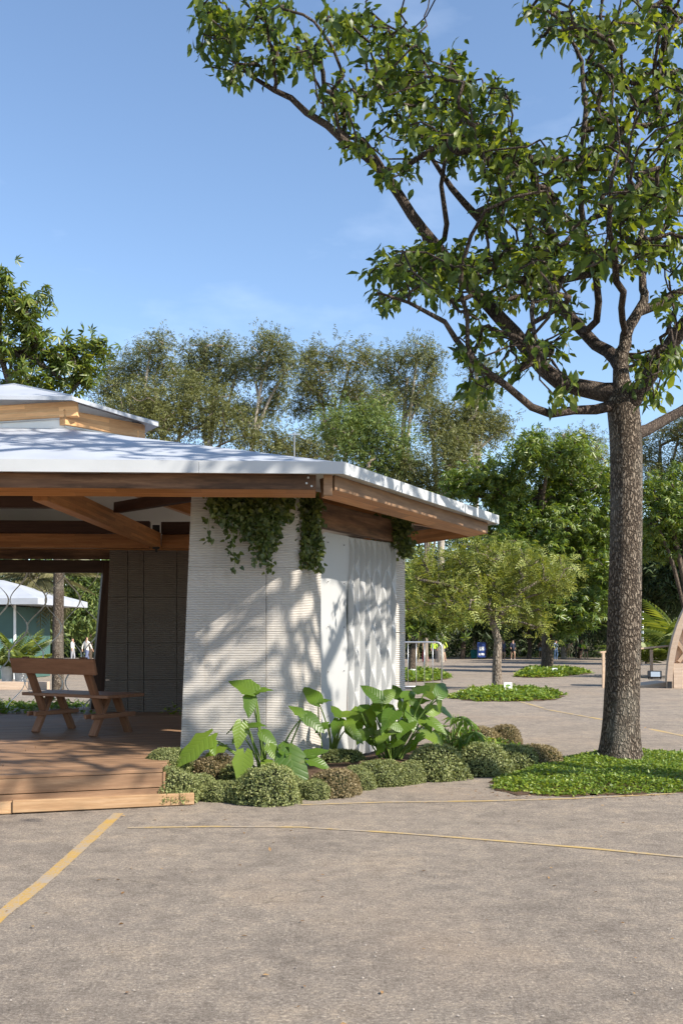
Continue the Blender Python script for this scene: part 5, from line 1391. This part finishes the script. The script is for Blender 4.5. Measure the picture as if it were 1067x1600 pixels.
beam('post', hl(1096, 1010, 29.2) - Vector((.038, 0, 0)), hl(1096, 1010, 29.2) + Vector((.038, 0, 0)), .075, .88, M['arch_in'], HR)
mb = MB(); mb.tube([hl(944, 1041, 28.64), hl(1043, 1038, 29.1)], .012, 6); mb.build('wire', M['steel'], HR)
fb = P(1022, 1061, 28.3)
FL = empty('floodlight', fb, R(-15), 'black floodlight lying low on the ramp beside the handrail', 'floodlight')
mb = MB(); mb.box((0, 0, .14), (.40, .10, .20), rot=Matrix.Rotation(R(-18), 3, 'X')); mb.build('housing', M['black'], FL, bevel=.012)
mb = MB(); mb.box((.02, -.058, .142), (.26, .012, .15), rot=Matrix.Rotation(R(-18), 3, 'X')); mb.build('glass', M['glass'], FL)
mb = MB(); mb.box((-.17, .0, .06), (.025, .06, .14)); mb.box((.17, .0, .06), (.025, .06, .14)); mb.box((0, .0, -.0), (.36, .06, .02)); mb.build('bracket', M['black'], FL)

# ------------------------------------------------------------------ poles, bin, banner
def pole(name, label, px, d, ytop, r, arm=None, mat='steel'):
    b = GX(px, d); zt = P(px, ytop, d).z - b.z
    e = empty(name, b, 0, label, 'pole')
    mb = MB(); mb.tube([(0, 0, 0), (0, 0, zt)], r, 8); mb.build('shaft', M[mat], e, smooth=True)
    if arm:
        for s in arm: mb = MB(); mb.box((s, 0, zt - .1), (abs(s) * 2, .10, .05)); mb.build('lamp_arm', M[mat], e)
    return e
pole('lamp_post', 'white lamp post rising above the roof hip', 460, 55, 676, .032, (-.17, .17), 'steel')
pole('slim_pole', 'slim grey pole beside the person in the neon shirt', 685, 70, 955, .07)
pole('slim_pole', 'slim grey pole just right of the big trunk', 1003, 60, 955, .09)
b = G(740, 1029); mb = MB(); mb.lathe([(.26, 0), (.28, .03), (.32, .72), (.34, .78), (.30, .82), (.05, .86)], 16)
tag(mb.build('litter_bin', M['teal'], smooth=True, loc=b), 'teal litter bin under the shady trees', 'bin')
b = G(752, 1030); e = empty('banner', b, 0, 'blue banner on a stand beside the teal bin', 'banner')
mb = MB(); mb.box((0, 0, .85), (.75, .03, 1.35)); mb.build('cloth', M['blue'], e)
mb = MB(); mb.box((0, -.02, .95), (.42, .01, .32)); mb.box((0, -.02, .45), (.5, .01, .18)); mb.build('print', M['white'], e)
mb = MB(); mb.tube([(0, .04, 0), (0, .04, 1.6)], .02, 6); mb.box((0, .04, .02), (.6, .3, .03)); mb.build('stand', M['black'], e)

# ------------------------------------------------------------------ people far away
def person_mesh(pose):
    """continuous skinned body, 1.72 m tall; returns mesh and a region id per face"""
    def j(x, y, z): return (x, y, z)
    st, fw, bend, arm = pose                      # stride, side lean, forward bend, arm lift
    hip = (0, 0, .93); ch = (bend * .3, -bend * .25, 1.36 - bend * .2); nk = (bend * .45, -bend * .4, 1.50 - bend * .28); hd = (bend * .55, -bend * .5, 1.62 - bend * .32)
    J = [(hip, .115, .085, 'p'), ((ch[0] * .5, ch[1] * .5, 1.12 - bend * .08), .125, .09, 's'), (ch, .15, .10, 's'), (nk, .05, .05, 'k'), (hd, .082, .095, 'k'), ((hd[0], hd[1], hd[2] + .09), .05, .06, 'h')]
    Ed = [(0, 1), (1, 2), (2, 3), (3, 4), (4, 5)]
    for s in (-1, 1):
        k = len(J)
        J += [((s * .09, -st * s * .05, .86), .088, .088, 'p'), ((s * .10, -st * s * .22 - .03, .48), .06, .06, 'l'), ((s * .10, -st * s * .30 + (.12 if st * s > 0 else 0), .09), .04, .045, 'l'), ((s * .11, -st * s * .30 - .13 + (.12 if st * s > 0 else 0), .035), .035, .03, 'f')]
        Ed += [(0, k), (k, k + 1), (k + 1, k + 2), (k + 2, k + 3)]
        k = len(J)
        J += [((ch[0] + s * .17, ch[1], ch[2] + .05), .055, .055, 's'), ((ch[0] + s * .23, ch[1] + st * s * .10, ch[2] - .22), .045, .045, 's'), ((ch[0] + s * .22, ch[1] + st * s * .16 - arm * .22, ch[2] - .44 + arm * .22), .034, .034, 'k'), ((ch[0] + s * .21, ch[1] + st * s * .18 - arm * .32, ch[2] - .54 + arm * .32), .032, .03, 'k')]
        Ed += [(2, k), (k, k + 1), (k + 1, k + 2), (k + 2, k + 3)]
    me = bpy.data.meshes.new('person_skeleton'); me.from_pydata([q[0] for q in J], Ed, [])
    o = bpy.data.objects.new('person_skeleton', me); COL.objects.link(o)
    md = o.modifiers.new('skin', 'SKIN'); md.use_smooth_shade = True
    if not me.skin_vertices: 
        bm = bmesh.new(); bm.from_mesh(me); bm.verts.layers.skin.verify(); bm.to_mesh(me); bm.free()
    for i, q in enumerate(J): me.skin_vertices[0].data[i].radius = (q[1], q[2]); me.skin_vertices[0].data[i].use_root = (i == 0)
    o.modifiers.new('sub', 'SUBSURF').levels = 1
    dg = bpy.context.evaluated_depsgraph_get(); ev_ = o.evaluated_get(dg); res = bpy.data.meshes.new_from_object(ev_)
    bpy.data.objects.remove(o)
    pts = np.array([q[0] for q in J]); reg = []
    segs = [(pts[a], pts[b], J[a][3], J[b][3], b) for a, b in Ed]
    for f in res.polygons:
        c = np.array(f.center); best = (9, 's')
        for a, b, ra, rb_, ib in segs:
            d = b - a; t = min(1, max(0, np.dot(c - a, d) / (d @ d))); dist = np.linalg.norm(c - a - t * d)
            if dist < best[0]: best = (dist, rb_ if t > .45 else ra)
        r_ = best[1]
        if r_ == 'k' and c[2] > hd[2] + .035 or (r_ == 'k' and c[1] > hd[1] + .045 and c[2] > nk[2] + .06): r_ = 'h'
        reg.append('pslkhf'.index(r_))
    return res, reg
POSES = [person_mesh(p) for p in ((1.0, 0, .0, .3), (.25, 0, .0, .1), (-.9, 0, .05, .6), (.4, 0, .55, .9))]
CM = {}
def cmat(c):
    if c not in CM: CM[c] = plain('cloth %d' % len(CM), c, .8, .12, 8, .05, 40)
    return CM[c]
SKIN, SKIN2 = (.42, .25, .17), (.20, .11, .07)
PEOPLE = [  # px, feet py, turn, pose, pants, shirt, legs (None = same as pants), shoes, skin, label
    (652, 1035, 60, 1, (.20, .17, .08), (.22, .20, .09), None, (.3, .25, .2), SKIN, 'person in olive clothes, leftmost behind the barrier'),
    (664, 1035, 200, 0, (.26, .03, .05), (.40, .27, .18), None, (.6, .6, .6), SKIN, 'person in maroon leggings and tan top behind the barrier'),
    (678, 1035, 180, 1, (.03, .03, .035), (.42, .62, .05), None, (.7, .7, .7), SKIN, 'person in neon yellow-green shirt and long dark trousers'),
    (694, 1034, 215, 2, (.02, .02, .025), (.50, .60, .06), SKIN, (.8, .8, .8), SKIN, 'person in neon yellow top and black shorts, right of the barrier'),
    (786, 1032, 20, 1, (.03, .03, .05), (.05, .06, .10), SKIN, (.3, .3, .3), SKIN2, 'person in navy just right of the small tree trunk'),
    (801, 1031, 0, 0, (.02, .02, .03), (.025, .03, .06), SKIN, (.5, .5, .5), SKIN, 'person in dark tee and shorts walking, second right of the small tree trunk'),
    (844, 1029, 160, 1, (.40, .48, .58), (.45, .28, .22), SKIN, (.5, .5, .5), SKIN, 'person in pale skirt left of the dark layered tree trunk'),
    (868, 1031, 30, 1, (.10, .17, .30), (.28, .34, .48), None, (.4, .4, .4), SKIN, 'person in blue jeans right behind the dark layered tree trunk'),
    (887, 1028, 0, 3, (.20, .18, .10), (.34, .32, .25), None, (.2, .2, .2), SKIN, 'stooping person in khaki in the group on the right'),
    (899, 1029, 90, 1, (.02, .02, .02), (.03, .03, .035), None, (.1, .1, .1), SKIN2, 'person in black in the group on the right'),
    (907, 1029, 120, 1, (.03, .03, .03), (.08, .42, .06), SKIN, (.5, .5, .5), SKIN, 'person in green shirt in the group on the right'),
    (915, 1030, 200, 3, (.02, .02, .02), (.50, .62, .05), SKIN, (.85, .85, .85), SKIN, 'bending person in neon yellow shirt and white shoes'),
    (136, 1046, 150, 0, (.10, .12, .2), (.62, .58, .52), None, (.5, .5, .5), SKIN, 'person in pale top seen through the mesh beside the leaning post'),
    (114, 1038, 80, 1, (.3, .3, .32), (.72, .72, .70), None, (.5, .5, .5), SKIN, 'person in white seen through the mesh right of the tree trunk'),
    (54, 1040, 10, 2, (.05, .05, .08), (.55, .25, .08), None, (.5, .5, .5), SKIN, 'person in orange seen through the mesh left of the tree trunk'),
]
for (px, py, turn, ps, pants, shirt, legs, shoes, skin, lab) in PEOPLE:
    me, reg = POSES[ps]; me = me.copy(); me.materials.clear()
    for c in (pants, shirt, legs or pants, skin, (.035, .022, .015), shoes): me.materials.append(cmat(c))
    me.polygons.foreach_set('material_index', reg)
    b = G(px, py); o = link('person', me, loc=b); o.rotation_euler = (0, 0, R(turn)); s_ = .97 + .06 * ((px * 7) % 5) / 5; o.scale = (s_, s_, s_)
    tag(o, lab, 'person', 'people at the far side of the car park')

# ------------------------------------------------------------------ litter on the asphalt
rg = np.random.default_rng(44)
n = 240
y = rg.uniform(3.2, 16, n); x = rg.uniform(-.42, .42, n) * y
k = 260; y2 = np.concatenate([rg.normal(8.7, .18, k // 2), rg.normal(8.45, .12, k // 2)]); x2 = np.concatenate([rg.uniform(.9, 4.2, k // 2), rg.uniform(1.3, 4, k // 2)])
x = np.concatenate([x, x2]); y = np.concatenate([y, y2]); n = len(x)
tag(leaves('fallen_leaves', np.stack([x, y, np.full(n, .008)], 1), unit(rg.normal(size=(n, 3)) * np.array((1, 1, .12))), unit(np.array((0, 0, 1.)) + rg.normal(size=(n, 3)) * .3), rg.uniform(.010, .036, n), 'rhomb', M['litter']), 'small dry leaves scattered over the asphalt', 'leaf litter', None, 'stuff')
n = 900
y = 3.0 + 9 * rg.uniform(0, 1, n) ** 1.3; x = rg.uniform(-.42, .42, n) * y
V = []; T = []
for i in range(n):
    s = rg.uniform(.003, .008); c = np.array((x[i], y[i], s * .4)); q = rg.uniform(.6, 1.2, 6) * s
    b = len(V); V += [c + (q[0], 0, 0), c - (q[1], 0, 0), c + (0, q[2], 0), c - (0, q[3], 0), c + (0, 0, q[4] * .8), c - (0, 0, q[5] * .3)]
    T += [(b, b + 2, b + 4), (b + 2, b + 1, b + 4), (b + 1, b + 3, b + 4), (b + 3, b, b + 4)]
tag(np_mesh('grit', np.array(V), np.array(T), M['stone']), 'loose grit on the asphalt', 'grit', None, 'stuff')
